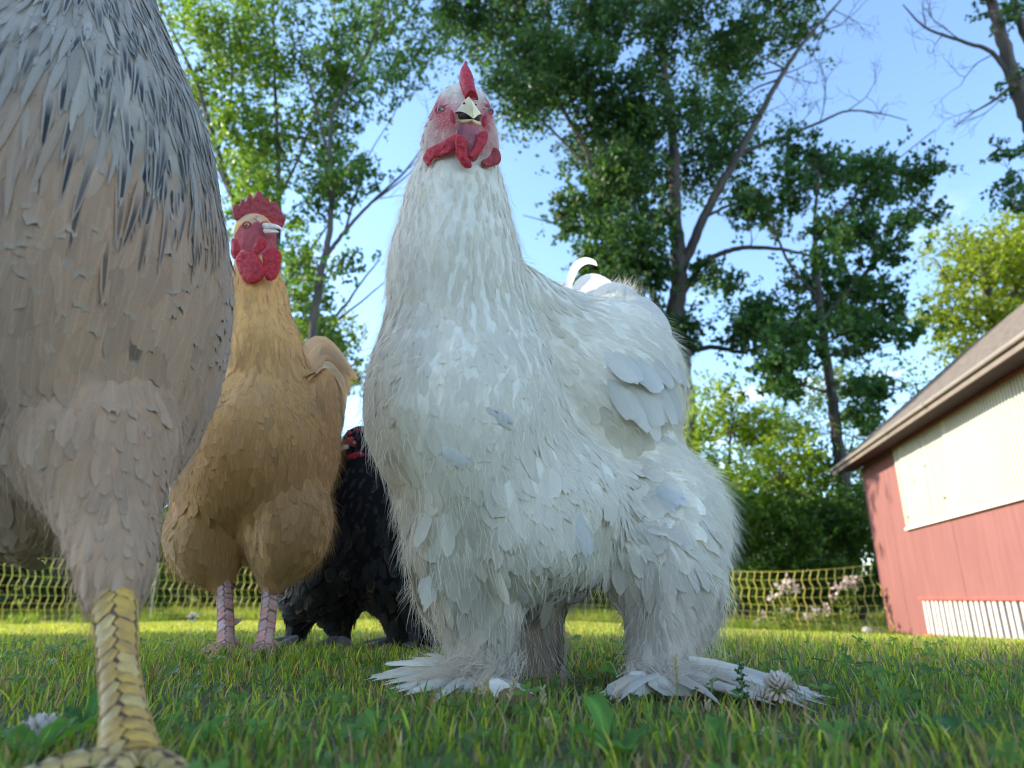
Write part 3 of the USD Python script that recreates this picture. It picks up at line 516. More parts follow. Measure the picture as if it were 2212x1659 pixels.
# ------------------------------------------------------------------ birds: body field, feathers, legs
tinted('down', rough=.9, trans=.12, spec=.1, noise=(90, .08))
tinted('bare_skin', rough=.5, noise=(220, .22), bump=.5, bscale=500, spec=.4)
def surfnets(F, lo, h):
    """surface nets of a scalar grid (negative inside)"""
    s = F < 0; nx, ny, nz = F.shape
    c = sum(s[i:nx - 1 + i, j:ny - 1 + j, k:nz - 1 + k].astype(np.int8) for i in (0, 1) for j in (0, 1) for k in (0, 1))
    act = (c > 0) & (c < 8); idx = -np.ones(act.shape, int); ci = np.argwhere(act); idx[act] = np.arange(len(ci))
    acc = np.zeros((len(ci), 3)); cnt = np.zeros(len(ci)); cor = [A([i, j, k]) for i in (0, 1) for j in (0, 1) for k in (0, 1)]
    for a in range(8):
        for b in range(a + 1, 8):
            if np.abs(cor[a] - cor[b]).sum() != 1: continue
            pa, pb = ci + cor[a], ci + cor[b]; fa, fb = F[tuple(pa.T)], F[tuple(pb.T)]; m = (fa < 0) != (fb < 0)
            t = np.where(m, fa / np.where(m, fa - fb, 1), 0)[:, None]; acc += np.where(m[:, None], cor[a] + (cor[b] - cor[a]) * t, 0); cnt += m
    v = (ci + acc / np.maximum(cnt, 1)[:, None]) * h + lo; q = []
    for ax in range(3):
        o = [x for x in range(3) if x != ax]; d = np.zeros(3, int); d[ax] = 1
        s0 = np.take(s, np.arange(F.shape[ax] - 1), ax); s1 = np.take(s, np.arange(1, F.shape[ax]), ax); e = np.argwhere(s0 != s1)
        e = e[(e[:, o[0]] > 0) & (e[:, o[1]] > 0) & (e[:, o[0]] < F.shape[o[0]] - 1) & (e[:, o[1]] < F.shape[o[1]] - 1)]
        fl = s0[tuple(e.T)]; d0 = np.zeros(3, int); d0[o[0]] = 1; d1 = np.zeros(3, int); d1[o[1]] = 1
        qq = np.stack([idx[tuple((e - d0 - d1).T)], idx[tuple((e - d1).T)], idx[tuple(e.T)], idx[tuple((e - d0).T)]], 1)
        fl = fl if ax != 1 else ~fl; qq[~fl] = qq[~fl][:, ::-1]; q.append(qq)
    q = np.vstack(q); q = q[(q >= 0).all(1)]
    return v, np.vstack([q[:, [0, 1, 2]], q[:, [0, 2, 3]]])
def cone_d(p, a, ra, b, rb):
    ab = b - a; t = np.clip(((p - a) @ ab) / (ab @ ab), 0, 1); return np.linalg.norm(p - a - t[:, None] * ab, axis=1) - (ra + (rb - ra) * t)
def ell_d(p, c, r, ax):
    q = (p - c) @ ax.T; k0 = np.linalg.norm(q / r, axis=1); k1 = np.linalg.norm(q / (r * r), axis=1); return k0 * (k0 - 1) / np.maximum(k1, 1e-9)
class Body:
    def __init__(s, k=.012, lump=0.0): s.pr, s.k, s.lump = [], k, lump
    def cone(s, a, b, flow, L=.03, W=.018, tag_=''):
        pa, pb = P(*a[:3]), P(*b[:3]); s.pr.append(('c', (pa, a[3] / ppm(a[2], a[1]), pb, b[3] / ppm(b[2], b[1])), norm(flow), L, W, tag_)); return s
    def ell(s, c, rx, ry, rz, flow, L=.03, W=.018, tag_='', ang=0.0, yaw=0.0):
        m = ppm(c[2], c[1]); r, u = RIGHT * math.cos(ang) - UP * math.sin(ang), UP * math.cos(ang) + RIGHT * math.sin(ang)
        r, f = r * math.cos(yaw) + FWD * math.sin(yaw), FWD * math.cos(yaw) - r * math.sin(yaw)
        s.pr.append(('e', (P(*c), A([rx / m, ry / m, rz]), np.stack([r, u, f])), norm(flow), L, W, tag_)); return s
    def dist(s, p): return np.stack([cone_d(p, *a) if k == 'c' else ell_d(p, *a) for k, a, *_ in s.pr], 1)
    def d(s, p):
        D = s.dist(p); m = D.min(1); r = m - s.k * np.log(np.exp(-(D - m[:, None]) / s.k).sum(1))
        if s.lump:
            nr = np.abs(r) < .03; y = proj(p[nr])[1]; r[nr] -= s.lump * np.clip((y - 780) / 350, .0, 1) * (meshkit.noise(p[nr] * A([24, 24, 17]), 4) + .5 * meshkit.noise(p[nr] * A([55, 55, 38]), 5) - .75)
        return r
    def grad(s, p, e=.002): return norm(np.stack([s.d(p + e * np.eye(3)[i]) - s.d(p - e * np.eye(3)[i]) for i in range(3)], 1))
    def mesh(s, h):
        lo, hi = [], []
        for kd, a, *_ in s.pr:
            if kd == 'c': lo += [a[0] - a[1], a[2] - a[3]]; hi += [a[0] + a[1], a[2] + a[3]]
            else: lo.append(a[0] - a[1].max()); hi.append(a[0] + a[1].max())
        lo, hi = np.min(lo, 0) - 4 * h - s.k, np.max(hi, 0) + 4 * h + s.k; n = np.ceil((hi - lo) / h).astype(int)
        g = np.stack(np.meshgrid(*[lo[i] + h * np.arange(n[i]) for i in range(3)], indexing='ij'), -1).reshape(-1, 3)
        F = np.concatenate([s.d(g[i:i + 200000]) for i in range(0, len(g), 200000)]).reshape(n); return surfnets(F, lo, h)
    def field(s, p, kk=.015):
        D = s.dist(p); w = np.exp(-(D - D.min(1)[:, None]) / kk); w /= w.sum(1, keepdims=True)
        return norm(w @ A([q[2] for q in s.pr])), w @ A([q[3] for q in s.pr]), w @ A([q[4] for q in s.pr]), w
    def hit(s, dx, dy, y0=.15):
        d = ray(dx, dy); d = d / np.linalg.norm(d); t = y0 / d[1]
        for _ in range(200):
            p = A([0, 0, CAMZ]) + d * t; e = s.d(p[None])[0]
            if e < 2e-4: break
            t += e * .8
        return p, s.grad(p[None])[0]
def thin(p, r, rng):
    t = cKDTree(p); keep = np.ones(len(p), bool); nb = t.query_ball_point(p, r)
    for i in range(len(p)):
        if keep[i]:
            for j in nb[i]:
                if j > i: keep[j] = False
    return keep
def scatter(v, f, r, rng, mask=None):
    m = trimesh.Trimesh(v, f, process=False); n = int(m.area / (r * r) * 3.2); p, _ = trimesh.sample.sample_surface(m, n, seed=int(rng.integers(1 << 30)))
    p = np.asarray(p)
    if mask is not None: p = p[mask(p)]
    return p[thin(p, r, rng)]
def feathers(pos, d, n, L, W, rng, lift=.15, curl=.25, tint=(.8, .8, .8), tvar=.04, mark=0., lace=0., rows=7, camber=.16, point=0., ragged=.05, bn=None, nblend=.5, twist=.12, cols=5):
    """one curved leaf of vanes per row of pos; d, n: direction and outward normal; returns mesh, normals, uv, primvars"""
    N = len(pos); ex = lambda a: np.broadcast_to(np.asarray(a, float), (N,))
    L, W, lift, curl, mark, lace, point = map(ex, (L, W, lift, curl, mark, lace, point)); d, n = norm(d), norm(n); n = norm(n - d * (n * d).sum(1, keepdims=True)); s = np.cross(d, n)
    tw = rng.normal(size=N) * twist; s, n = s * np.cos(tw)[:, None] + n * np.sin(tw)[:, None], n * np.cos(tw)[:, None] - s * np.sin(tw)[:, None]
    t = np.linspace(0, 1, rows); x = np.linspace(-1, 1, cols)
    ang = lift[:, None] - curl[:, None] * t; st = L[:, None] / (rows - 1)
    cd, cn = np.cumsum(np.cos(ang), 1) * st, np.cumsum(np.sin(ang), 1) * st; cd, cn = cd - cd[:, :1], cn - cn[:, :1]
    mid = pos[:, None] + cd[..., None] * d[:, None] + cn[..., None] * n[:, None]; pn = -np.sin(ang)[..., None] * d[:, None] + np.cos(ang)[..., None] * n[:, None]; pd = np.cos(ang)[..., None] * d[:, None] + np.sin(ang)[..., None] * n[:, None]
    wr = np.minimum(1, .30 + 2.2 * t) * np.sqrt(np.clip(1 - np.clip((t - .66) / .36, 0, 1) ** 2, 0, 1)); wp = np.minimum(1, .35 + 2.4 * t) * np.clip(1.02 - t, 0, 1) ** .62
    w = (wr[None] * (1 - point[:, None]) + wp[None] * point[:, None]) * W[:, None] / 2
    v = mid[:, :, None] + (x[None, None] * w[..., None])[..., None] * s[:, None, None] - ((x ** 2)[None, None] * w[..., None] * camber * 2)[..., None] * pn[:, :, None]
    v = v + (rng.normal(size=(N, rows, cols)) * ragged * t[None, :, None] ** 2 * L[:, None, None] * np.abs(x)[None, None] ** 1)[..., None] * pd[:, :, None]
    fn = pn[:, :, None] + (x[None, None, :, None] * camber * 2.2) * s[:, None, None]
    if bn is not None: fn = fn * (1 - nblend) + bn[:, None, None] * nblend
    fn = norm(np.broadcast_to(fn, v.shape)); k = rows * cols
    i, j = np.meshgrid(np.arange(rows - 1), np.arange(cols - 1), indexing='ij'); a = (i * cols + j).ravel(); q = np.stack([a, a + 1, a + cols + 1, a + cols], 1); q = np.vstack([q[:, [0, 1, 2]], q[:, [0, 2, 3]]])
    f = (np.arange(N)[:, None, None] * k + q[None]).reshape(-1, 3)
    T = np.broadcast_to(np.asarray(tint, float), (N, 3)) * (1 + tvar * rng.normal(size=(N, 1)))
    uv = np.stack(np.broadcast_arrays(x[None, None] * .5 + .5, t[None, :, None] + 0 * w[..., None]), -1)
    uv = np.stack([np.broadcast_to((x * .5 + .5)[None, None], (N, rows, cols)), np.broadcast_to(t[None, :, None], (N, rows, cols))], -1)
    return dict(vf=(v.reshape(-1, 3), f), normals=fn.reshape(-1, 3), uv=uv.reshape(-1, 2), pv={'tint': np.repeat(np.clip(T, .002, .9), k, 0), 'mark': np.repeat(mark, k), 'lace': np.repeat(lace, k)})
def hug(B_, p, d, L, lift, clear):
    """the bend that keeps a feather's tip the given height above the skin"""
    n_ = B_.grad(p); q_ = p + d * L[:, None]; return np.clip(2 * (B_.d(q_) + lift * L - clear) / L, -.3, 1.2)
def put_feathers(name, F, mat, parent, kind='stuff', label=None):
    return put(name, F['vf'], mat, parent, normals=F['normals'], uv=F['uv'], pv=F['pv'], kind=kind, label=label)
def plume(name, mat, parent, start, d, n, L, W, rng, **k):
    """one large feather that the eye can single out: a part of its own"""
    k.setdefault('rows', 14); k.setdefault('cols', 9)
    return put_feathers(name, feathers(A([start]), A([d]), A([n]), L, W, rng, **k), mat, parent, kind=None)
def fluff(name, p, d, n, L, rng, mat, parent, r=.00016, droop=.5, spread=.5, k=5):
    N = len(p); dd = norm(d + n * rng.uniform(.1, .9, (N, 1)) + rng.normal(size=(N, 3)) * spread * .4); L = np.broadcast_to(L, (N,)) * rng.uniform(.5, 1.2, N); t = np.linspace(0, 1, k)
    pts = p[:, None] + dd[:, None] * (t * 1.0)[None, :, None] * L[:, None, None] + (d * droop - n * .25)[:, None] * (t ** 2)[None, :, None] * (L * .5)[:, None, None]
    return curves(name, pts, np.broadcast_to(2 * r * (1 - .85 * t), (N, k)) * rng.uniform(.7, 1.3, (N, 1)), mat, parent)
def lobe(poly, Y, T, h=2.0, tilt=(0, 0), bend=0.0, wrinkle=0.0, seed=0):
    """rounded fleshy slab over a picture-outline polygon at depth Y, T metres half thick"""
    from shapely.geometry import Polygon; import shapely
    poly = smoothpath(np.vstack([poly, poly[:2]]).astype(float), 60)[:-1] if len(poly) < 16 else poly; poly = poly[:-4] if len(poly) == 59 else poly; c = np.mean(poly, 0); m = ppm(Y, c[1]); g = Polygon([((x - c[0]) / m, -(y - c[1]) / m) for x, y in poly]).buffer(-T * .55); h = h / m
    x0, y0, x1, y1 = Polygon([((x - c[0]) / m, -(y - c[1]) / m) for x, y in poly]).bounds; pad = 3 * h + T
    X, Y_, Z = np.meshgrid(np.arange(x0 - pad, x1 + pad, h), np.arange(y0 - pad, y1 + pad, h), np.arange(-T - 2 * h, T + 2.5 * h, h * .8), indexing='ij')
    p2 = shapely.points(X[:, :, 0].ravel(), Y_[:, :, 0].ravel()); sd = shapely.distance(p2, g); ins = shapely.distance(p2, g.boundary); sd = np.where(shapely.contains(g, p2), -ins, sd).reshape(X.shape[:2])[..., None]
    F = np.sqrt(Z ** 2 + np.maximum(sd + T * .55 - T * .55, 0) ** 2) - T * (0.75 + .25 * np.clip(-sd / (2.5 * T), 0, 1))
    v, f = surfnets(F, np.zeros(3), 1.0)
    v = np.asarray(trimesh.smoothing.filter_taubin(trimesh.Trimesh(v, f, process=False), iterations=10).vertices)
    lo = A([x0 - pad, y0 - pad, -T - 2 * h]); v = v * A([h, h, h * .8]) + lo
    z = v[:, 2] + tilt[0] * v[:, 0] + tilt[1] * v[:, 1] + bend * v[:, 0] ** 2 / max(x1 - x0, 1e-6)
    if wrinkle: z = z + wrinkle * (meshkit.noise(np.stack([v[:, 0] * 180, v[:, 1] * 180, 0 * z + seed], -1), seed) - .5)
    return P(c[0], c[1], Y) + v[:, :1] * RIGHT + v[:, 1:2] * UP + z[:, None] * FWD, f
def scaled_leg(parent, pts, rad, front, mats, rows, name='leg', cols=None, label=None, taper_top=True):
    """a shank as a dark core under proud horny plates, each plate a part"""
    p = smoothpath(np.c_[np.asarray(pts, float), np.broadcast_to(rad, (len(pts),))], 80); al = np.r_[0, np.cumsum(np.linalg.norm(np.diff(p[:, :3], axis=0), axis=1))]; p = np.stack([np.interp(np.linspace(0, al[-1], 40), al, p[:, i]) for i in range(4)], 1); q, r = p[:, :3], p[:, 3]
    leg = put(name, tube(q, r * .97, 20), mats[1], parent, smooth=True, label=label)
    ax = norm(np.gradient(q, axis=0)); front = norm(A([0, 0, CAMZ]) - q[20]) * A([1, 1, 0]); fr = norm(front - ax * (ax @ front)[:, None]); sd = np.cross(ax, fr); rng = np.random.default_rng(rows * 7 + 1)
    cols = cols or [(-34, 66, 0), (34, 66, .5), (95, 42, 0), (-95, 42, .5), (135, 38, .5), (-135, 38, 0), (180, 48, 0)]
    for pc, wd, ofs in cols:
        for k in range(rows + 1):
            vc = (k + ofs + rng.normal() * .05) / rows; hh = .62 / rows * 1.0; sk = rng.normal() * .22; jw = rng.uniform(.86, 1.06)
            if vc > 1.0: continue
            sg = np.sign(pc) * (1 if abs(pc) < 60 else .3); outl = [(a_, b_ + .55 * a_ * sg + sk * .5) for a_, b_ in ((-.60, 0), (-.36, -.60), (.40, -.60), (.62, 0), (.40, .64), (-.36, .64))]
            def pt(a, b, lift):
                v = min(max(vc + b * 2 * hh * .68, 0), 1) * 39; i = min(int(v), 38); t = v - i; c = q[i] * (1 - t) + q[i + 1] * t; rr = r[i] * (1 - t) + r[i + 1] * t; ang = math.radians(pc + a * wd * jw)
                return c + (fr[i] * math.cos(ang) + sd[i] * math.sin(ang)) * (rr + lift)
            R0 = np.mean(r); V = [pt(a * .96, b * .95, -.01 * R0) for a, b in outl] + [pt(a * .84, b * .84, .04 * R0) for a, b in outl] + [pt(0, .04, .065 * R0)]
            F = [[i, (i + 1) % 6, 6 + (i + 1) % 6] for i in range(6)] + [[i, 6 + (i + 1) % 6, 6 + i] for i in range(6)] + [[6 + i, 6 + (i + 1) % 6, 12] for i in range(6)]
            put('scale', (np.array(V), F), mats[0] if rng.uniform() < .75 else mats[2], leg, smooth=50)
    return leg
def toe(parent, p0, d, L, r, mats, gz_=0.0, n=9):
    d = norm(A([d[0], d[1], 0])); q = smoothpath([[*p0, r * 1.1], [*(p0 + d * L * .33 + A([0, 0, -p0[2] * .30 + .004])), r], [*(A([*(p0 + d * L * .72)[:2], gz_ + r * .9])), r * .85], [*(A([*(p0 + d * L)[:2], gz_ + r * .55])), r * .55]], 24)
    t = put('toe', tube(q[:, :3], q[:, 3], 12), mats[1], parent, smooth=True); ax = norm(np.gradient(q[:, :3], axis=0)); s = norm(np.cross(ax, BZ)); u = np.cross(s, ax)
    for k in range(n):
        i0, i1 = int(k / n * 23), min(int((k + 1) / n * 23) + 0, 23); V = []
        for i, l in ((i0, .0), ((i0 + i1) // 2, .14), (i1, .05)):
            for a in (-75, -30, 30, 75): V.append(q[i, :3] + (u[i] * math.cos(math.radians(a)) + s[i] * math.sin(math.radians(a))) * q[i, 3] * (1.02 + l))
        put('scale', (np.array(V), [[0, 1, 5, 4], [1, 2, 6, 5], [2, 3, 7, 6], [4, 5, 9, 8], [5, 6, 10, 9], [6, 7, 11, 10]]), mats[k % 3 and 0 or 2], t, smooth=60)
    c = q[-1]; put('claw', tube(smoothpath([c[:3] - ax[-1] * .002, c[:3] + d * .006, c[:3] + d * .012 - A([0, 0, .004])], 8), np.linspace(c[3] * .8, .0006, 8), 8), 'claw', parent, smooth=True)
def skin_body(parent, B, h, tintf, name='body'):
    v, f = B.mesh(h); v = np.asarray(trimesh.smoothing.filter_taubin(trimesh.Trimesh(v, f, process=False), iterations=8).vertices)
    n = B.grad(v); put(name, (v, f), 'down', parent, normals=n, pv={'tint': tintf(v)}); return v, f
def eye(parent, p, n, r, iris, lidmat, up=BZ, pupil=.55, lid=1.28):
    n = norm(n); c = p - n * r * .45; put('eye', ico(c, r, 3), iris, parent, smooth=True)
    put('pupil', ico(c + n * r * .62, r * pupil, 3), 'eye_pupil', parent, smooth=True)
    a = norm(np.cross(up, n)); b = np.cross(n, a); th = np.linspace(0, 2 * np.pi, 29)
    ring = c + n * r * .42 + (np.cos(th)[:, None] * a * r * lid + np.sin(th)[:, None] * b * r * lid * .82); put('eyelid', tube(ring, r * .26, 8, cap=False), lidmat, parent, smooth=True)
    return c
DOWN = A([0, 0, -1.])
def sickle(parent, mat, pts, wm, tn, mark=0., name='tail_feather'):
    q = smoothpath(pts, 14); t = norm(np.gradient(q, axis=0)); s = norm(np.cross(t, norm(RIGHT * .5 - FWD + UP * .2))); tt = np.linspace(0, 1, 14); ww = wm / 2 * np.minimum(1, .5 + 2 * tt) * np.clip(1.03 - tt ** 2.2, 0, 1) ** .6
    x = np.linspace(-1, 1, 5); V = q[:, None] + x[None, :, None] * ww[:, None, None] * s[:, None] - (x ** 2)[None, :, None] * (ww * .35)[:, None, None] * np.cross(s, t)[:, None]
    fi = [[a * 5 + b, a * 5 + b + 1, a * 5 + b + 6, a * 5 + b + 5] for a in range(13) for b in range(4)]
    uvs = np.stack(np.meshgrid(x * .5 + .5, tt), -1).reshape(-1, 2); vv, ff, nn = meshkit.arrays((V.reshape(-1, 3), np.array(fi)), True)
    return put(name, (vv, ff), mat, parent, normals=nn, uv=uvs, pv={'tint': np.tile(A(tn), (70, 1)), 'mark': np.full(70, mark), 'lace': np.full(70, .2)})

# ---- white bird -------------------------------------------------------------------------------------------------------
rng = np.random.default_rng(101)
wb = thing('white_chicken', 'white feather footed chicken standing tall with open beak and red wattles', 'chicken', P(1240, 1500, .62) * A([1, 1, 0]))
B = Body(.015, .016); BK = norm(RIGHT * .75 + A([0, .6, 0]) + DOWN * .35)
B.ell((1000, 238, .575), 52, 50, .026, DOWN + A([0, .5, 0]), .012, .006, 'head')
B.ell((996, 300, .568), 62, 48, .030, DOWN, .012, .006, 'head')
B.cone((993, 345, .582, 47), (986, 430, .592, 84), DOWN + A([-.05, 0, 0]), .016, .0055, 'neck')
B.cone((986, 430, .592, 84), (982, 580, .602, 118), DOWN, .022, .007, 'neck')
B.cone((984, 580, .602, 124), (1000, 760, .617, 172), DOWN + RIGHT * .05, .026, .010, 'neck')
B.cone((1022, 565, .65, 55), (1255, 815, .79, 145), DOWN * .8 + RIGHT * .6, .028, .011, 'cape')
B.ell((1000, 895, .615), 208, 205, .105, DOWN * 1 + RIGHT * .10, .029, .0175, 'breast')
B.ell((1270, 850, .80), 190, 185, .15, BK + DOWN * .4, .032, .018, 'back')
B.ell((1360, 812, .755), 98, 140, .045, DOWN * .9 + RIGHT * .35, .036, .020, 'wing', ang=-.12, yaw=.5)
B.ell((1110, 1085, .665), 232, 195, .13, DOWN + RIGHT * .2, .034, .018, 'belly')
B.ell((1405, 1110, .765), 150, 150, .12, DOWN * .9 + RIGHT * .45, .034, .018, 'rump')
B.ell((985, 1200, .625), 78, 128, .055, DOWN + RIGHT * -.05, .034, .016, 'thigh')
B.ell((1445, 1240, .672), 96, 125, .06, DOWN + RIGHT * .1, .034, .016, 'thigh')
B.cone((1035, 1300, .61, 72), (1045, 1465, .592, 60), DOWN * 1 - RIGHT * .15 + A([0, -.2, 0]), .028, .010, 'leg')
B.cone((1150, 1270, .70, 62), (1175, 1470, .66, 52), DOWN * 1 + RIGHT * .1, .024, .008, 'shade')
B.cone((1450, 1310, .64, 88), (1420, 1475, .60, 58), DOWN + RIGHT * .35, .028, .010, 'leg')
B.cone((1300, 760, .90, 90), (1330, 690, .98, 70), UP + A([.3, .6, 0]), .05, .026, 'back')
tags = [q[5] for q in B.pr]
def wsel(w, *names): return sum(w[:, i] for i, t in enumerate(tags) if t in names)
def wtint(p):
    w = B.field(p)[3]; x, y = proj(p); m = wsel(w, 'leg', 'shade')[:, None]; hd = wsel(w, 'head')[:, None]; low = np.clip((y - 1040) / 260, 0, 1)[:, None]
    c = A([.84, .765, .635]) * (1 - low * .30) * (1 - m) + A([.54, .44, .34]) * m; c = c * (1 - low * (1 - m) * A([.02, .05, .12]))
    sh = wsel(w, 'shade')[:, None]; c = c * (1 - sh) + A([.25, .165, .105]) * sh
    face = np.clip(2.2 - 1.6 * np.hypot((x - 1000) / 80, (y - 285) / 74), 0, 1)[:, None] * (.72 + .55 * (meshkit.fbm(p * 260, 3, 6) - .3))[:, None]; red = np.clip(1.5 - np.minimum(np.minimum(np.hypot((x - 968) / 24, (y - 268) / 13), np.hypot((x - 1050) / 13, (y - 262) / 24)), np.minimum(np.minimum(np.hypot((x - 951) / 22, (y - 240) / 26), np.hypot((x - 1066) / 12, (y - 335) / 26)), np.minimum(np.hypot((x - 1056) / 16, (y - 240) / 26), np.hypot((x - 1012) / 34, (y - 325) / 26)))), 0, 1)[:, None] * hd; warm = (np.clip((930 - x) / 120, 0, 1) * np.clip((y - 600) / 150, 0, 1))[:, None]
    face = face * np.clip((350 - y) / 16, 0, 1)[:, None]; red = red * np.clip((344 - y) / 14, 0, 1)[:, None]; c = c * (1 - .9 * face) + A([.46, .125, .13]) * .9 * face - warm * A([.06, .11, .17]); return c * (1 - red) + A([.50, .06, .08]) * red
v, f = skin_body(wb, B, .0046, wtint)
def wmask(p):
    x, y = proj(p); m = (np.hypot((x - 1003) / 80, (y - 285) / 72) < 1) & (y > 200); m[m] = B.grad(p[m])[:, 1] < .35; return ~m
pp = scatter(v, f, .0074, rng, wmask); n = B.grad(pp); d, L, W, w = B.field(pp)
d = norm(d - n * (d * n).sum(1, keepdims=True) + rng.normal(size=pp.shape) * .09)
small = wsel(w, 'head'); legw = wsel(w, 'leg', 'shade', 'thigh'); fl = wsel(w, 'rump', 'thigh', 'belly', 'leg')
lift = .035 + .035 * fl + np.abs(rng.normal(size=len(pp))) * (.02 + .04 * fl); L = L * rng.uniform(.85, 1.2, len(pp)); W = W * rng.uniform(.85, 1.15, len(pp))
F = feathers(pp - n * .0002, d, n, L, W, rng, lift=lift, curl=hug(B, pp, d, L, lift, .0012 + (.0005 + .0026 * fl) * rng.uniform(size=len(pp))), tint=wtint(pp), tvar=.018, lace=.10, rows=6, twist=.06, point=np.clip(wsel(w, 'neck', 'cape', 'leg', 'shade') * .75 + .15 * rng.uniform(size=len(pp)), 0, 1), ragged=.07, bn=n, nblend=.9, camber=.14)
put_feathers('plumage', F, 'white_feather', wb)
k2 = rng.uniform(size=len(pp)) < (.020 * fl); k2 &= small < .3                                    # loose feathers standing off the coat
m = k2.sum(); put_feathers('loose_feathers', feathers(pp[k2] - n[k2] * .003, norm(d[k2] + rng.normal(size=(m, 3)) * .25), n[k2], L[k2] * 1.15, W[k2] * .9, rng, lift=.22 + .2 * rng.uniform(size=m), curl=.45, tint=wtint(pp[k2]), ragged=.12, bn=n[k2], nblend=.3, rows=9, camber=.3), 'white_feather', wb)
fz = scatter(v, f, .0056, rng, wmask); fz = fz + B.grad(fz) * .0012; zn = B.grad(fz); zd, zL, zW, zw = B.field(fz); zd = norm(zd - zn * (zd * zn).sum(1, keepdims=True) + rng.normal(size=fz.shape) * .16)
fluff('barb_wisps', fz, zd, zn * .12, .6 * zL, rng, 'white_down', wb, r=.00010, droop=.25, spread=.22)
hp = scatter(v, f, .0036, rng, lambda p: (lambda w_, y_: rng.uniform(size=len(p)) < .45 * wsel(w_, 'rump', 'thigh', 'belly') + .75 * wsel(w_, 'leg', 'shade') + .10 * wsel(w_, 'neck', 'back') + .03)(B.field(p)[3], 0)); hn = B.grad(hp); hd, hL, hW, hw = B.field(hp)
hd = norm(hd - hn * (hd * hn).sum(1, keepdims=True)); lw = wsel(hw, 'leg', 'shade') > .5
fluff('down_wisps', hp[~lw] + hd[~lw] * .008 + hn[~lw] * .002, hd[~lw], hn[~lw], hL[~lw] * .62, rng, 'white_down', wb, spread=.8)
fluff('down_wisps', hp[lw], hd[lw], hn[lw], .026, rng, 'soiled_down', wb, spread=.8, r=.0002)
hf_ = f[proj(v)[1][f].max(1) < 380]; fp = scatter(v, hf_, .0034, rng, lambda p: ~wmask(p)); fn_ = B.grad(fp)
fluff('face_bristles', fp, norm(DOWN * .6 + (fp - P(1010, 258, .55)) * 14), fn_, .0048, rng, 'white_down', wb, r=.00016, spread=.35)
# face
hx = norm(-FWD * .95 + RIGHT * .30 - UP * .05); hr = norm(np.cross(hx, UP)); hr = hr * np.sign(hr @ RIGHT); hu = np.cross(hr, hx); hu = hu * np.sign(hu @ UP)
b0, _ = B.hit(1014, 252); b0 = b0 - hx * .005
def beak_half(c0, Lb, w0, h0, hook, sgn, open_, rows=12, cols=11, power=1.6):
    V = []
    for i in range(rows):
        t = i / (rows - 1); fwd = hx * math.cos(open_) - hu * sgn * 0 - hu * math.sin(open_) * 1.0
        c = c0 + fwd * Lb * t - hu * hook * t ** 2.4; w_ = w0 * (1 - t ** power) + .0012; h_ = h0 * (1 - .55 * t) * (1 - .55 * max(0, (t - .8) / .2))
        for j in range(cols): a = math.pi * j / (cols - 1); V.append(c + hr * math.cos(a) * w_ + hu * sgn * ((1 - abs(math.cos(a)) ** 1.1) * h_ if sgn > 0 else math.sin(a) ** .8 * h_))
        V.append(c - hu * sgn * .0005)
    m_ = cols + 1; Fc = []
    for i in range(rows - 1):
        for j in range(m_): a, b = i * m_ + j, i * m_ + (j + 1) % m_; Fc.append([a, b, b + m_, a + m_])
    e = (rows - 1) * m_; cap = [[e, e + j, e + j + 1, e + j + 1] for j in range(1, m_ - 1)]
    return np.array(V), Fc + cap
ub = put('beak', beak_half(b0 + hu * .0038, .0215, .0122, .0172, .0100, 1, .02), 'horn_beak', wb, smooth=40, label='upper half of the open beak')
for s_ in (-1, 1): put('nostril', ico(b0 + hu * .0115 + hx * .006 + hr * s_ * .0058, A([.0010, .0024, .0010]), 2, np.stack([hr, hx, hu])), 'mouth_dark', ub)
put('lower_beak', beak_half(b0 - hu * .0036, .0170, .0112, .0062, -.001, -1, .22, power=2.4), 'horn_beak', wb, smooth=40)
put('mouth', ico(b0 + hx * .003 - hu * .0005, A([.0108, .012, .0062]), 3, np.stack([hr, hx, hu])), 'mouth_dark', wb, smooth=True)
for s_ in (-1, 1):
    put('mouth_corner', tube(smoothpath([b0 + hr * s_ * .0185 + hu * .006 - hx * .002, b0 + hr * s_ * .0170 + hx * .001 + hu * .003, b0 + hr * s_ * .0155 + hx * .003 - hu * .005, b0 + hr * s_ * .010 + hx * .003 - hu * .012], 10), [.0008, .0014, .0018, .002, .0022, .0022, .002, .0018, .0014, .0008], 8), 'red_flesh', wb, smooth=True)
for dx, dy, s_ in ((951, 238, -1), (1055, 238, 1)):
    p_, n_ = B.hit(dx, dy); eye(wb, p_ + n_ * .0006, norm(n_ * .7 - FWD * .55 + RIGHT * s_ * .1), .0040, 'eye_iris', 'dull_red_flesh', pupil=.64)
cb = smoothpath([[*P(1019, 216, .545), .0052], [*P(1012, 196, .546), .0054], [*P(1008, 176, .550), .0056], [*P(1006, 160, .556), .0042], [*P(1005, 146, .560), .0020], [*P(1007, 137, .562), .0013]], 30)
cb[:, 3] *= 1 + .05 * np.sin(np.arange(30) * 2.2); put('comb', tube(cb[:, :3], cb[:, 3] * 2.1, 16, flat=.62), 'red_flesh', wb, smooth=True)
put('comb', tube(np.c_[smoothpath([P(1011, 190, .556), P(1007, 178, .575), P(1004, 182, .592), P(1003, 192, .605)], 16)], [.005] * 10 + [.004, .0035, .003, .0025, .002, .001], 10), 'red_flesh', wb, smooth=True)
put('ear_lobe', lobe([(912, 335), (925, 318), (955, 308), (985, 292), (993, 300), (985, 322), (962, 336), (935, 342), (926, 356), (919, 350)], .537, .0032, bend=.25, tilt=(-.30, .1), wrinkle=.002, seed=3), 'red_flesh', wb, smooth=True)
put('wattle', lobe([(990, 292), (1006, 300), (1008, 330), (1018, 356), (1006, 361), (992, 345), (985, 320)], .530, .0035, tilt=(.2, 0), wrinkle=.002, seed=4), 'red_flesh', wb, smooth=True)
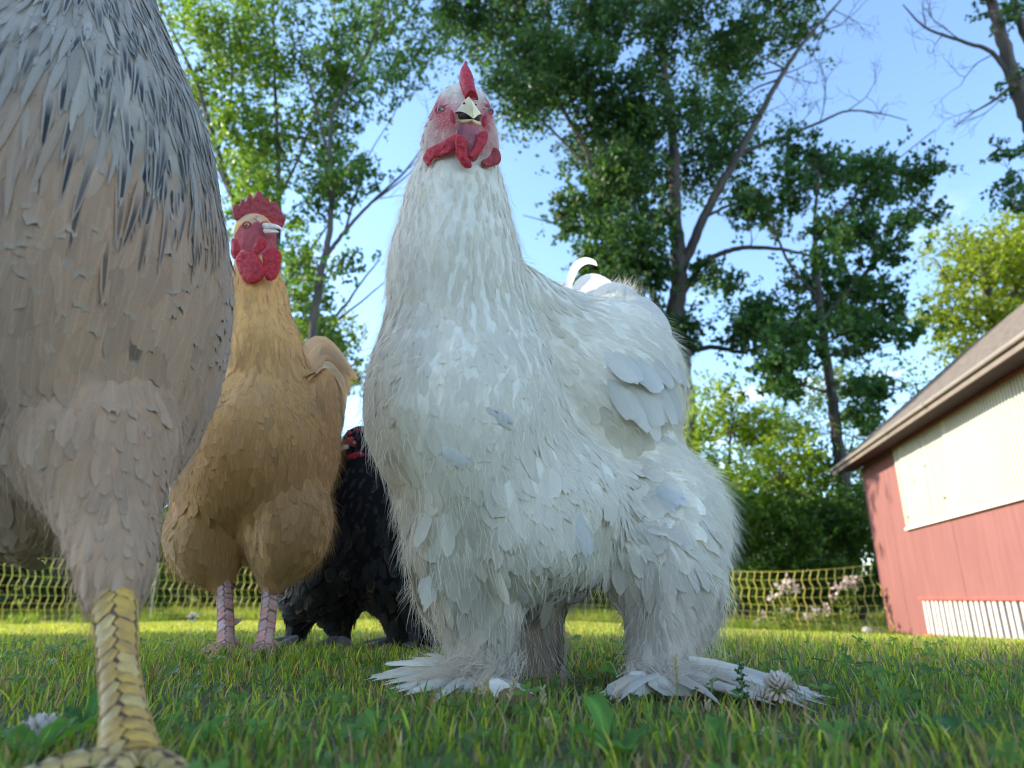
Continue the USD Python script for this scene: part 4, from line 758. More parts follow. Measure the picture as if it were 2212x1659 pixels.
put('wattle', lobe([(1036, 285), (1052, 282), (1050, 305), (1034, 332), (1020, 345), (1014, 340), (1026, 318)], .533, .0030, tilt=(.3, .1), wrinkle=.002, seed=5), 'red_flesh', wb, smooth=True)
put('throat', ico(P(1012, 308, .541), A([.0125, .022, .010]), 3, np.stack([RIGHT, UP, FWD])), 'throat_skin', wb, smooth=True)
put('ear_lobe', lobe([(1068, 318), (1078, 325), (1080, 345), (1066, 357), (1046, 362), (1042, 352), (1058, 340)], .548, .0035, tilt=(.45, 0), wrinkle=.002, seed=6), 'dull_red_flesh', wb, smooth=True)
# foot feathers: long quills fanned over the grass, each a part
def fan(cx, cy, Y, spec):
    for (sx, sy, ex, ey, Ye, wpx, lf, cu, tn) in spec:
        a, b = P(sx, sy, Y), P(ex, ey, Ye); b[2] = max(b[2], .012); Lb = np.linalg.norm(b - a)
        plume('foot_feather', 'white_feather', wb, a, norm(b - a), norm(BZ * .75 - FWD * .55), Lb * 1.03, wpx / 2450, rng, lift=lf, curl=cu, tint=A(tn), point=.35, ragged=.03, camber=.30, lace=.1, twist=.25)
cr, wh = (.58, .47, .36), (.72, .66, .56)
def fan(n, start, ends, Y0, Y1, wpx, seed):
    g = np.random.default_rng(seed); ends = A(ends, float)
    for i in range(n):
        u = (i + .5) / n * (len(ends) - 1); k = min(int(u), len(ends) - 2); e = ends[k] + (ends[k + 1] - ends[k]) * (u - k) + g.normal(size=2) * A([16, 6]); k_ = g.uniform(.72, 1.06)
        s_ = A(start) + g.normal(size=2) * A([16, 14]); e = s_ + (e - s_) * k_; t_ = g.uniform(); a, b = P(*s_, Y0 + .012 * g.normal()), P(*e, Y0 + (Y1 - Y0) * u / (len(ends) - 1) + .006 * g.normal()); a[2] = max(a[2], .016); b[2] = max(b[2], .010)
        c_ = wh if k_ > .86 or t_ < .25 else cr; up = norm(BZ * .8 - FWD * .5 + g.normal(size=3) * .15); Lb = np.linalg.norm(b - a); li = g.uniform(.16, .42) * (1.25 - .55 * k_)
        plume('foot_feather', 'white_feather', wb, a, norm(b - a), up, Lb * 1.03, wpx * g.uniform(.75, 1.2) / 2450, g, lift=li, curl=li * 2.1, tint=A(c_), point=.55, ragged=.11, camber=.25, lace=.1, twist=.3, rows=12, cols=7)
fan(34, (1415, 1462), [(1590, 1455), (1660, 1480), (1757, 1543), (1720, 1560), (1600, 1565)], .60, .515, 34, 5)
fan(34, (1480, 1446), [(1610, 1452), (1690, 1496), (1765, 1548)], .60, .52, 27, 9)
fan(12, (1405, 1478), [(1560, 1575), (1450, 1575), (1360, 1555), (1300, 1530), (1310, 1505)], .57, .53, 44, 6)
fan(28, (1055, 1452), [(930, 1405), (880, 1425), (832, 1450), (850, 1470), (900, 1510), (960, 1540)], .605, .545, 32, 7)
fan(12, (1075, 1475), [(980, 1540), (1040, 1560), (1100, 1555), (1150, 1530)], .57, .53, 42, 8)
for (cx, cy, dd_) in ((1470, 1470, RIGHT), (1010, 1450, -RIGHT), (1430, 1440, RIGHT * .5 + DOWN), (1060, 1430, DOWN - RIGHT * .4)):
    q_ = np.array([P(cx + rng.normal() * 40, cy + rng.normal() * 16, .575 + rng.normal() * .012) for _ in range(260)]); q_[:, 2] = np.maximum(q_[:, 2], .012); fluff('down_wisps', q_, np.tile(norm(dd_), (260, 1)), np.tile(norm(BZ - FWD * .6), (260, 1)), .026, rng, 'soiled_down', wb, spread=1.2, r=.0002)
# single feathers that catch the light
for dx, dy, an, Lm, wm, lf, cu in [(905, 985, 1.75, .024, .024, .4, .7), (940, 965, .45, .034, .018, .4, .5), (1238, 1105, 1.15, .045, .026, .45, .6), (935, 1225, 1.9, .036, .026, .4, .4), (960, 1110, 1.7, .016, .012, .3, .4), (1415, 945, .5, .036, .028, .4, .5), (1560, 1180, .35, .028, .024, .4, .3), (1410, 1040, 1.0, .05, .034, .2, .3), (1085, 1235, 1.2, .05, .024, .3, .5), (995, 1090, 1.6, .018, .012, .4, .4), (1030, 870, .55, .034, .018, .3, .5)]:
    p_, n_ = B.hit(dx, dy); dd = RIGHT * math.cos(an) - UP * math.sin(an)
    dd = norm(dd - n_ * (dd @ n_)); plume('feather', 'white_feather', wb, p_ - n_ * .003 - dd * Lm * .25, dd, n_, Lm * 1.15, wm * .8, rng, lift=lf * .8, curl=cu * .8, tint=(.74, .715, .67), ragged=.13, camber=.2, point=.1)
# wing quills ending in the dark-edged fold, and the tail
for row, (y0, y1, Lq, nq) in enumerate(((800, 800, .062, 8), (742, 752, .052, 8))):
    for i in range(nq):
        u = i / (nq - 1); p_, n_ = B.hit(1300 + 150 * u + rng.normal() * 5, y0 + (y1 - y0) * u + 14 * math.sin(u * 3.1) + rng.normal() * 5); dd = -UP + RIGHT * (.55 - .42 * u + rng.normal() * .05); dd = norm(dd - n_ * (dd @ n_))
        plume('wing_quill', 'white_feather', wb, p_ - n_ * .001, dd, n_, Lq * (1 + .08 * rng.normal()) * (1 - .12 * u), .021 + .003 * rng.normal(), rng, lift=.13 + .03 * rng.normal(), curl=.17, tint=A([.75, .71, .64]) * (1 + .03 * rng.normal()), ragged=.035, camber=.14, twist=.06, lace=.1, bn=A([n_]), nblend=.6)
for i, (dx, dy, an, Lm, wm, cu) in enumerate([(1240, 625, -1.25, .052, .022, 2.2), (1275, 640, -.7, .055, .026, 1.4), (1310, 655, -.35, .055, .03, 1.2), (1350, 675, -.1, .055, .03, 1.1), (1390, 705, .25, .05, .03, .9), (1420, 735, .55, .05, .03, .7)]):
    dd = RIGHT * math.cos(an) - UP * math.sin(an) - FWD * .0; plume('tail_feather', 'white_feather', wb, P(dx - 20, dy + 20, .96 - .02 * i), dd, norm(UP * .8 + RIGHT * .3 - FWD * .6), Lm * 1.15, wm * 1.2, rng, lift=.25, curl=cu, tint=(.76, .74, .70), ragged=.02, camber=.22)

sickle(wb, 'white_feather', [P(1222, 640, .93), P(1234, 600, .94), P(1246, 574, .945), P(1266, 562, .95), P(1284, 566, .955), P(1290, 574, .96)], .015, (.78, .76, .72))
sickle(wb, 'white_feather', [P(1240, 660, .93), P(1262, 618, .94), P(1290, 606, .945), P(1320, 618, .95), P(1345, 640, .95)], .030, (.78, .76, .72))
sickle(wb, 'white_feather', [P(1270, 680, .92), P(1310, 636, .93), P(1350, 630, .935), P(1385, 655, .94), P(1405, 680, .94)], .034, (.76, .74, .69))
sickle(wb, 'white_feather', [P(1330, 690, .90), P(1370, 660, .91), P(1405, 665, .915), P(1435, 695, .92), P(1450, 725, .92)], .034, (.76, .74, .69))

# ---- buff rooster ---------------------------------------------------------------------------------------------------------
rng = np.random.default_rng(202); WB_ = B
bb = thing('buff_rooster', 'golden buff rooster with upright pink comb peering past the speckled bird', 'rooster', P(533, 1420, .9) * A([1, 1, 0]))
B = Body(.009)
B.ell((550, 505, .885), 42, 44, .022, DOWN, .012, .006, 'head', ang=.1)
B.cone((552, 545, .89, 38), (556, 640, .90, 52), DOWN, .035, .009, 'neck')
B.cone((556, 640, .90, 54), (560, 760, .905, 82), DOWN, .04, .010, 'neck')
B.cone((560, 760, .905, 82), (562, 860, .92, 118), DOWN + RIGHT * .15, .04, .013, 'neck')
B.ell((560, 975, .925), 160, 175, .12, DOWN, .036, .024, 'breast')
B.ell((620, 930, 1.02), 100, 120, .12, DOWN * .5 + A([.2, 1, 0]), .04, .024, 'back')
B.ell((690, 930, .945), 36, 135, .05, DOWN * 1 + RIGHT * .15, .05, .022, 'wing', ang=.10)
B.ell((545, 1030, .945), 145, 82, .11, DOWN, .036, .024, 'belly')
B.ell((443, 1158, .915), 76, 98, .06, DOWN + RIGHT * .1, .036, .022, 'thigh', ang=-.15)
B.ell((628, 1140, .905), 86, 112, .065, DOWN - RIGHT * .15, .036, .022, 'thigh', ang=.15)
B.cone((470, 1190, .915, 52), (483, 1262, .905, 17), DOWN, .03, .018, 'thigh')
B.cone((605, 1190, .905, 56), (587, 1268, .90, 18), DOWN, .03, .018, 'thigh')
B.cone((645, 890, 1.05, 50), (668, 820, 1.09, 22), UP + RIGHT * .5, .05, .02, 'back')
tags = [q[5] for q in B.pr]
def btint(p):
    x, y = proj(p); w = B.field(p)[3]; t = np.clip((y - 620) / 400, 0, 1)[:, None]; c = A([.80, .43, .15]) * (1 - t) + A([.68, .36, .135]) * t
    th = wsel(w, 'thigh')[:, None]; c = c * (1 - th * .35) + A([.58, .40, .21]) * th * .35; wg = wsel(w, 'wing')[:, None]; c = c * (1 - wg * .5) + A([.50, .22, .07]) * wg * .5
    face = (np.hypot((x - 556) / 50, (y - 515) / 40) < 1)[:, None] & (y > 478)[:, None]
    brow = (np.hypot((x - 535) / 34, (y - 470) / 12) < 1)[:, None]
    return np.where(brow, A([.62, .40, .22]), np.where(face, A([.42, .10, .11]) * (.55 + .9 * meshkit.fbm(p * 240, 3, 8))[:, None], c))
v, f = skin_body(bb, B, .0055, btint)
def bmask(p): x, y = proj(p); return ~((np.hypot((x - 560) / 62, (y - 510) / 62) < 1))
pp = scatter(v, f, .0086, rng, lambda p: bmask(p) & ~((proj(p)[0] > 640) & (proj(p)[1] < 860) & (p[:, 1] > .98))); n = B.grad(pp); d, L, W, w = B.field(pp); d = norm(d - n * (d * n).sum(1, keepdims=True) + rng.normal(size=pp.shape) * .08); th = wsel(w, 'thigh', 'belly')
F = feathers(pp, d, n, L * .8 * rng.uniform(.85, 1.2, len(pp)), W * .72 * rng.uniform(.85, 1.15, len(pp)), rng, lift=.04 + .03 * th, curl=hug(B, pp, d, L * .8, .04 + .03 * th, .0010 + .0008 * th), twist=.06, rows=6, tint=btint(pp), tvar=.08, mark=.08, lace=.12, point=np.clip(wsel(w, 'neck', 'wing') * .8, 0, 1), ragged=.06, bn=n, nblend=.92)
put_feathers('plumage', F, 'buff_feather', bb)
hp = scatter(v, f, .0042, rng, lambda p: (lambda w_: rng.uniform(size=len(p)) < .8 * wsel(w_, 'thigh', 'belly') + .22)(B.field(p)[3]) & bmask(p)); hn = B.grad(hp); hd, hL, hW, hw = B.field(hp); hd = norm(hd - hn * (hd * hn).sum(1, keepdims=True))
fluff('down_wisps', hp + hd * .006, hd, hn, hL * .55, rng, 'buff_down', bb, r=.0002)
put('comb', lobe([(512, 478), (508, 455), (515, 440), (521, 452), (527, 428), (534, 442), (541, 416), (549, 434), (555, 415), (563, 413), (567, 432), (576, 423), (582, 440), (592, 432), (599, 448), (612, 470), (606, 488), (590, 486), (570, 477), (545, 470)], .872, .0038, h=1.6, tilt=(.25, 0), wrinkle=.002, seed=7), 'dull_red_flesh', bb, smooth=True)
put('beak', tube(smoothpath([P(574, 489, .862), P(590, 489, .853), P(602, 491, .848), P(610, 497, .846)], 12), np.linspace(.0062, .0012, 12), 12, flat=.85), 'pale_beak', bb, smooth=True)
put('lower_beak', tube(smoothpath([P(574, 499, .864), P(590, 500, .856), P(601, 501, .852)], 10), np.linspace(.0048, .0014, 10), 10), 'pale_beak', bb, smooth=True)
p_, n_ = B.hit(533, 486); eye(bb, p_, norm(n_ * .6 - FWD), .0046, 'orange_iris', 'dull_red_flesh', pupil=.55)
put('eyebrow', tube(smoothpath([B.hit(512, 476)[0], B.hit(530, 469)[0], B.hit(550, 470)[0], B.hit(566, 480)[0]], 14), .0036, 8), 'pink_skin', bb, smooth=True)
put('wattle', lobe([(508, 560), (520, 545), (545, 548), (562, 560), (572, 590), (560, 608), (540, 612), (522, 600)], .846, .0050, tilt=(-.15, 0), wrinkle=.0015, seed=8), 'red_flesh', bb, smooth=True)
put('wattle', lobe([(572, 545), (590, 535), (604, 548), (602, 575), (594, 600), (578, 604), (572, 580)], .846, .0045, tilt=(.35, 0), wrinkle=.0015, seed=9), 'red_flesh', bb, smooth=True)
put('wattle', lobe([(560, 512), (575, 520), (572, 535), (560, 545), (552, 560), (541, 562), (548, 540)], .838, .0030, tilt=(.2, 0), wrinkle=.0012, seed=10), 'red_flesh', bb, smooth=True)
put('ear_lobe', lobe([(502, 515), (512, 520), (518, 545), (512, 560), (500, 550)], .852, .0035, wrinkle=.003, seed=11), 'red_flesh', bb, smooth=True)
pk = ('pink_scale', 'pink_groove', 'pink_skin')
for x0, x1, Y0 in ((482, 486, .905), (587, 568, .90)):
    a, b = P(x0, 1245, Y0), P(x1, 1420, Y0 - .012); b[2] = .016
    scaled_leg(bb, [a, (a + b) / 2 + RIGHT * .001, b], [.0105, .0098, .0102], -FWD, pk, 13)
    for an in (-2.2, -1.57, -.9): toe(bb, b, A([math.cos(an), math.sin(an), 0]), .055, .006, pk)
    toe(bb, b + A([.002, .006, .004]), A([.6, .8, 0]), .028, .0055, pk, n=5)
sp = P(497, 1345, .90); put('spur', tube([sp, sp + RIGHT * .006 + A([0, .004, .001]), sp + RIGHT * .012 + A([0, .006, .004])], [.0055, .004, .0012], 9), 'pink_scale', bb, smooth=True)
for i, (pts, wm, tn) in enumerate([([(645, 800), (668, 760), (690, 742), (715, 760), (748, 800), (768, 818)], .026, (.56, .34, .17)), ([(648, 815), (680, 775), (706, 770), (732, 800), (742, 840), (740, 865)], .026, (.44, .27, .14)), ([(655, 835), (690, 795), (715, 800), (735, 840), (738, 900)], .022, (.58, .42, .24)), ([(660, 850), (690, 825), (712, 840), (730, 880), (734, 930)], .022, (.40, .24, .12)),
        ([(660, 870), (685, 850), (706, 868), (724, 905), (730, 950)], .02, (.60, .43, .25)), ([(650, 800), (664, 768), (686, 752), (704, 766), (722, 790)], .026, (.48, .27, .12)), ([(655, 880), (680, 872), (700, 890), (716, 925), (722, 965)], .02, (.50, .32, .16))]):
    sickle(bb, 'buff_feather', [P(x + 4, y, 1.03 + .01 * i + .02 * k) for k, (x, y) in enumerate(pts)], wm * 1.35, tn, .25)

# ---- black bird -----------------------------------------------------------------------------------------------------------
rng = np.random.default_rng(303)
kb = thing('black_chicken', 'black chicken with brown edged feathers half hidden between buff and white birds', 'chicken', P(800, 1390, 1.15) * A([1, 1, 0]))
B = Body(.012)
B.ell((778, 962, 1.10), 34, 36, .03, DOWN, .014, .008, 'head')
B.cone((790, 975, 1.11, 40), (815, 1080, 1.13, 90), DOWN, .03, .012, 'neck')
B.ell((812, 1125, 1.15), 120, 150, .13, DOWN - RIGHT * .2, .04, .026, 'body')
B.ell((735, 1205, 1.13), 92, 88, .11, DOWN - RIGHT * .4, .04, .026, 'fluff')
B.ell((690, 1275, 1.16), 78, 46, .08, DOWN * .4 - RIGHT, .04, .024, 'fluff')
B.ell((850, 1240, 1.10), 82, 72, .07, DOWN, .04, .024, 'fluff')
B.cone((735, 1300, 1.12, 38), (736, 1385, 1.115, 16), DOWN, .03, .016, 'leg')
B.cone((865, 1290, 1.09, 55), (872, 1385, 1.08, 24), DOWN, .03, .018, 'leg')
B.cone((920, 1290, 1.12, 30), (922, 1390, 1.11, 20), DOWN, .03, .018, 'leg')
B.cone((655, 1310, 1.17, 32), (640, 1380, 1.17, 18), DOWN - RIGHT * .2, .03, .018, 'leg')
tags = [q[5] for q in B.pr]; ktint = lambda p: np.tile(A([.016, .014, .014]), (len(p), 1))
v, f = skin_body(kb, B, .007, ktint)
pp = scatter(v, f, .0105, rng); n = B.grad(pp); d, L, W, w = B.field(pp); d = norm(d - n * (d * n).sum(1, keepdims=True) + rng.normal(size=pp.shape) * .10); lo = wsel(w, 'fluff', 'leg')
F = feathers(pp - n * .001, d, n, L * .8, W * .75, rng, lift=.05 + .08 * lo, curl=hug(B, pp, d, L * .8, .05 + .08 * lo, .002 + .003 * lo), rows=6, tint=ktint(pp), tvar=.2, lace=np.clip((rng.uniform(size=len(pp)) < .38) * rng.uniform(.2, 1, len(pp)) * (.4 + lo), 0, 1), point=.2, ragged=.07, bn=n, nblend=.5)
put_feathers('plumage', F, 'black_feather', kb)
hp = scatter(v, f, .006, rng, lambda p: rng.uniform(size=len(p)) < .4); hn = B.grad(hp); hd = B.field(hp)[0]; hd = norm(hd - hn * (hd * hn).sum(1, keepdims=True)); fluff('down_wisps', hp, hd, hn, .028, rng, 'black_down', kb, r=.00025)
put('face', lobe([(742, 955), (755, 945), (772, 950), (775, 975), (760, 985), (745, 978)], 1.072, .004, wrinkle=.003, seed=20), 'dull_red_flesh', kb, smooth=True)
put('comb', lobe([(748, 945), (752, 928), (762, 936), (768, 922), (776, 934), (784, 925), (786, 945), (765, 952)], 1.075, .004, h=1.6, wrinkle=.003, seed=21), 'dull_red_flesh', kb, smooth=True)
put('wattle', lobe([(750, 985), (768, 978), (786, 980), (780, 992), (760, 998)], 1.066, .004, wrinkle=.003, seed=22), 'red_flesh', kb, smooth=True)
put('beak', tube([P(750, 965, 1.068), P(740, 968, 1.06), P(735, 973, 1.058)], [.005, .004, .001], 8), 'claw', kb, smooth=True)
p_, n_ = B.hit(763, 958, .8); eye(kb, p_, norm(n_ - FWD), .004, 'orange_iris', 'dull_red_flesh')
for sx, sy, an in ((735, 1380, -1.2), (735, 1380, -1.9), (870, 1385, -1.2), (870, 1385, -2.2), (640, 1375, -2.4), (640, 1375, -1.6), (868, 1380, 3.0), (920, 1385, -1.0)):
    a = P(sx, sy, 1.11); a[2] = .02; plume('foot_feather', 'black_feather', kb, a, A([math.cos(an), math.sin(an), -.12]), BZ, .07, .022, rng, lift=.1, curl=.3, tint=(.014, .012, .011), lace=.5)

# ---- speckled bird at the left edge -----------------------------------------------------------------------------------------
rng = np.random.default_rng(404)
lb = thing('speckled_rooster', 'grey brown speckled rooster cut off by the left edge on a yellow scaled leg', 'rooster', P(100, 1640, .40) * A([1, 1, 0]))
B = Body(.010)
B.cone((60, -260, .47, 80), (120, -60, .45, 165), DOWN, .05, .011, 'neck')
B.cone((120, -60, .45, 165), (145, 330, .425, 285), DOWN + RIGHT * .12, .056, .012, 'neck')
B.ell((112, 640, .425), 360, 540, .115, DOWN, .036, .027, 'breast')
B.ell((-120, 760, .52), 330, 330, .16, DOWN * .6 + A([0, 1, 0]), .04, .03, 'back')
B.cone((225, 980, .395, 150), (250, 1240, .372, 48), DOWN, .020, .008, 'thigh')
B.cone((250, 1210, .372, 50), (246, 1310, .368, 34), DOWN, .012, .005, 'hock')
B.cone((-170, 1000, .46, 150), (-190, 1290, .43, 44), DOWN, .034, .022, 'thigh')
B.cone((95, 1020, .42, 150), (60, 1090, .42, 90), DOWN, .034, .022, 'thigh')
tags = [q[5] for q in B.pr]
def ltint(p):
    w = B.field(p)[3]; x, y = proj(p); nz = meshkit.fbm(p * 22, 3, 5)[:, None]; m2 = meshkit.fbm(p * 60, 2, 9)[:, None]
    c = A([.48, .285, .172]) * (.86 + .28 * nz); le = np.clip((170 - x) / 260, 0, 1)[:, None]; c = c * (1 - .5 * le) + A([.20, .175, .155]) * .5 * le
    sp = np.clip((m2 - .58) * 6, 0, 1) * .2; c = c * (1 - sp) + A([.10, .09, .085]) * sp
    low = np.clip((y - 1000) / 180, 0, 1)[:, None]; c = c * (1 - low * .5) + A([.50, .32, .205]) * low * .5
    nk = np.clip((430 - y) / 120 + .25 * (nz - .5) * 4, 0, 1)[:, None] if False else np.clip((np.interp(x, [60, 420], [280, 480]) - y)[:, None] / 130 + (nz - .5) * 1.6, 0, 1)
    return c * (1 - nk) + ((A([.39, .325, .26]) * (.6 + .8 * m2) * (1 - .25 * le))) * nk
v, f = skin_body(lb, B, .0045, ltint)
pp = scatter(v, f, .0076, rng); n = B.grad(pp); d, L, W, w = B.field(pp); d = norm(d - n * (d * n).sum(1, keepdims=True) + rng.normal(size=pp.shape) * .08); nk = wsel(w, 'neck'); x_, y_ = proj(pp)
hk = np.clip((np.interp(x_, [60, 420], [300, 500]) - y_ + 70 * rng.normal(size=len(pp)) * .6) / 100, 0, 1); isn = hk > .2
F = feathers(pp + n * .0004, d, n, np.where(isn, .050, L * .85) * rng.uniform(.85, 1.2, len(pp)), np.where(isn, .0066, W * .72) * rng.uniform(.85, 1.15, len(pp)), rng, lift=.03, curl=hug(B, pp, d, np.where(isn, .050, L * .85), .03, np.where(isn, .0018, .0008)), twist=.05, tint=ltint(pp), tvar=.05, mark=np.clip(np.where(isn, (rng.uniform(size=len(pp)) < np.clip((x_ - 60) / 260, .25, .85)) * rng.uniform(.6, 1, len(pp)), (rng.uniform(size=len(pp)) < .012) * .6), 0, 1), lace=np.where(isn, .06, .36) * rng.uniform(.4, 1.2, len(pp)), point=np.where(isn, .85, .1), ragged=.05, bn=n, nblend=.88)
put_feathers('plumage', F, 'speckled_feather', lb)
hp = scatter(v, f, .0036, rng, lambda p: rng.uniform(size=len(p)) < .9 * wsel(B.field(p)[3], 'thigh', 'hock') + .04); hn = B.grad(hp); hd = B.field(hp)[0]; hd = norm(hd - hn * (hd * hn).sum(1, keepdims=True)); fluff('down_wisps', hp, hd, hn, .016, rng, 'grey_down', lb, r=.00016)
tu = np.array([B.hit(452 - i, 965 + 4 * i)[0] for i in range(10)]).repeat(2, 0); fluff('down_wisps', tu, np.tile(norm(RIGHT - UP * .9), (20, 1)), np.tile(RIGHT, (20, 1)), .010, rng, 'white_down', lb, r=.00012, spread=.6)
yl = ('yellow_scale', 'scale_groove', 'pale_scale')
a, m_, b = P(247, 1285, .366), P(256, 1440, .342), P(282, 1660, .306); b[2] = .008
scaled_leg(lb, [a, m_, (m_ + b) / 2, b], [.0105, .0086, .0092, .0128], norm(-FWD + RIGHT * .1), yl, 15)
for an, Lt in ((-.55, .06), (-1.35, .07), (-2.5, .06)): toe(lb, b + A([0, 0, .002]), A([math.cos(an), math.sin(an), 0]), Lt, .0062, yl, n=10)
toe(lb, b + A([0, .006, .004]), A([-.5, .9, 0]), .03, .006, yl, n=5)
a2, b2 = P(-190, 1285, .43), P(-185, 1560, .43); b2[2] = .018
scaled_leg(lb, [a2, (a2 + b2) / 2, b2], [.0105, .0088, .0115], -FWD, yl, 14)

# ------------------------------------------------------------------ lawn
plain('stalk_green', (.16, .20, .05), rough=.5, var=.2, scale=60, trans=.2); plain('straw', (.42, .34, .17), rough=.6, var=.2, scale=60, trans=.2)
def blades(x, y, h, w, rng, tint, tvar, seg=5, lean=.5, droop=.9, base=None, face=None):
    N = len(x); a = rng.uniform(0, 2 * np.pi, N); dirn = np.stack([np.cos(a), np.sin(a), np.zeros(N)], 1); ln = np.abs(rng.normal(size=N)) * lean; t = np.linspace(0, 1, seg + 1)
    base = np.stack([x, y, gz(x, y) - .003], 1) if base is None else base
    bend = (ln[:, None] * t + droop * rng.uniform(.1, 1, N)[:, None] * t ** 2.2)
    th = np.arctan(bend); st = h[:, None] / seg
    cx, cz = np.cumsum(np.sin(th), 1) * st, np.cumsum(np.cos(th), 1) * st; cx, cz = cx - cx[:, :1], cz - cz[:, :1]
    mid = base[:, None] + dirn[:, None] * cx[..., None] + BZ * cz[..., None]
    b = a + rng.normal(size=N) * .9 + np.pi / 2; s = np.stack([np.cos(b), np.sin(b), np.zeros(N)], 1)
    ww = w[:, None] / 2 * (np.clip(1 - t, 0, 1) ** .55)[None] * np.minimum(1, .55 + 1.6 * t)[None]
    v = np.stack([mid - s[:, None] * ww[..., None], mid + s[:, None] * ww[..., None]], 2).reshape(N, -1, 3)
    v = v.reshape(N, seg + 1, 2, 3); k = (seg + 1) * 2; q = []
    for i in range(seg): q += [[2 * i, 2 * i + 1, 2 * i + 3], [2 * i, 2 * i + 3, 2 * i + 2]]
    f = (np.arange(N)[:, None, None] * k + A(q)[None]).reshape(-1, 3)
    T = np.broadcast_to(np.asarray(tint, float), (N, 3)) * (1 + tvar * rng.normal(size=(N, 1))) * (1 + A([.4, .1, .2]) * tvar * rng.normal(size=(N, 3)))
    T = np.clip(T, .005, .6)[:, None, None] * (1 + 0 * t)[None, :, None, None] * np.ones((1, 1, 2, 1))
    return v.reshape(-1, 3), f, T.reshape(-1, 3)
def wedge(y0, y1, n, rng, slope=.92, m=.08):
    y = np.sqrt(rng.uniform(y0 ** 2, y1 ** 2, n)); return rng.uniform(-1, 1, n) * (slope * y + m), y
def area(y0, y1): return .92 * (y1 ** 2 - y0 ** 2) + .12 * (y1 - y0)
GREEN, DARKG, DRY, YEL = A([.18, .27, .036]), A([.10, .185, .030]), A([.38, .27, .14]), A([.36, .38, .035])
def mixtint(n, rng, pr=(.55, .22, .10, .13)):
    return np.stack([GREEN, DARKG, DRY, YEL])[rng.choice(4, n, p=pr)]
rng = np.random.default_rng(500)
def lawn(y0, y1, dens, hr, wr, seg, nm, pr=(.50, .20, .12, .18), lean=.5, kind='grass', label='x'):
    n = int(area(y0, y1) * dens); x, y = wedge(y0, y1, n, rng)
    pn = meshkit.noise(np.stack([x * 9, y * 9, 0 * x], -1), 3); h = hr[0] + (hr[1] - hr[0]) * rng.uniform(size=n) ** 1.6 * (.6 + .8 * pn); w = rng.uniform(*wr, n)
    v, f, t = blades(x, y, h, w, rng, np.where((rng.uniform(size=n) < np.clip((meshkit.noise(np.stack([x * 14, y * 14, 0 * x + 7], -1), 12) - .5) * 1.6, 0, .55))[:, None], DRY * rng.uniform(.35, 1.0, (n, 1)), mixtint(n, rng, pr)), .25, seg, lean); p = put(nm, (v, f), 'grass_blade', '/World', pv={'tint': t}, kind='stuff'); tag(p, label, kind)
lawn(.10, .75, 26000, (.006, .024), (.0010, .0026), 5, 'near_grass', label='short mixed grass blades in the shaded foreground')
lawn(.12, .42, 15000, (.008, .027), (.0010, .0026), 5, 'front_grass', label='dense mixed grass nearest the viewer')
lawn(.75, 1.8, 13000, (.008, .026), (.0014, .0032), 4, 'middle_grass', pr=(.36, .12, .12, .40), label='short green grass around the buff and black birds')  # yellow share raised, putting sunlight into the blade tint
lawn(1.8, 5.0, 4800, (.008, .024), (.002, .0055), 3, 'lit_grass', pr=(.30, .08, .06, .56), label='sunlit yellow green lawn behind the birds')  # yellow-heavy mix here and on the far strip paints sunlight into the blades
lawn(5.0, 13.5, 1500, (.010, .032), (.004, .011), 3, 'far_grass', pr=(.30, .08, .06, .56), label='lawn running up to the netting fence')
lawn(13.5, 19, 500, (.10, .32), (.008, .016), 3, 'rough_grass', pr=(.60, .15, .05, .20), label='rough uncut grass beyond the netting fence')
fx, fy, fh = [], [], []
for cx, cy, s_, m_, hh in ((-.37, .86, .07, 420, .034), (-.29, .85, .06, 380, .034), (-.33, .80, .09, 400, .028), (.0, .50, .05, 120, .022), (-.06, .52, .05, 120, .022), (-.22, .30, .05, 260, .022)):
    fx.append(cx + rng.normal(size=m_) * s_); fy.append(cy + rng.normal(size=m_) * s_ * .5); fh.append(rng.uniform(.4, 1, m_) * hh)
fx, fy, fh = map(np.concatenate, (fx, fy, fh)); v, f, t = blades(fx, fy, fh, rng.uniform(.0012, .0028, len(fx)), rng, mixtint(len(fx), rng), .22, 5, .5)
tag(put('foot_grass', (v, f), 'grass_blade', pv={'tint': t}, kind='stuff'), 'longer grass growing up around the feet of the birds', 'grass')
# matted dry bits and moss stems between the blades
n = 9000; x, y = wedge(.12, 1.5, n, rng); v, f, t = blades(x, y, rng.uniform(.006, .022, n), rng.uniform(.0008, .0022, n), rng, np.stack([DRY, DRY * .45, A([.16, .07, .04]), A([.30, .26, .17])])[rng.integers(0, 4, n)], .2, 3, lean=1.6)
tag(put('dry_grass', (v, f), 'grass_blade', pv={'tint': t}, kind='stuff'), 'dry brown stems and dead bits matted in the grass', 'dry grass')
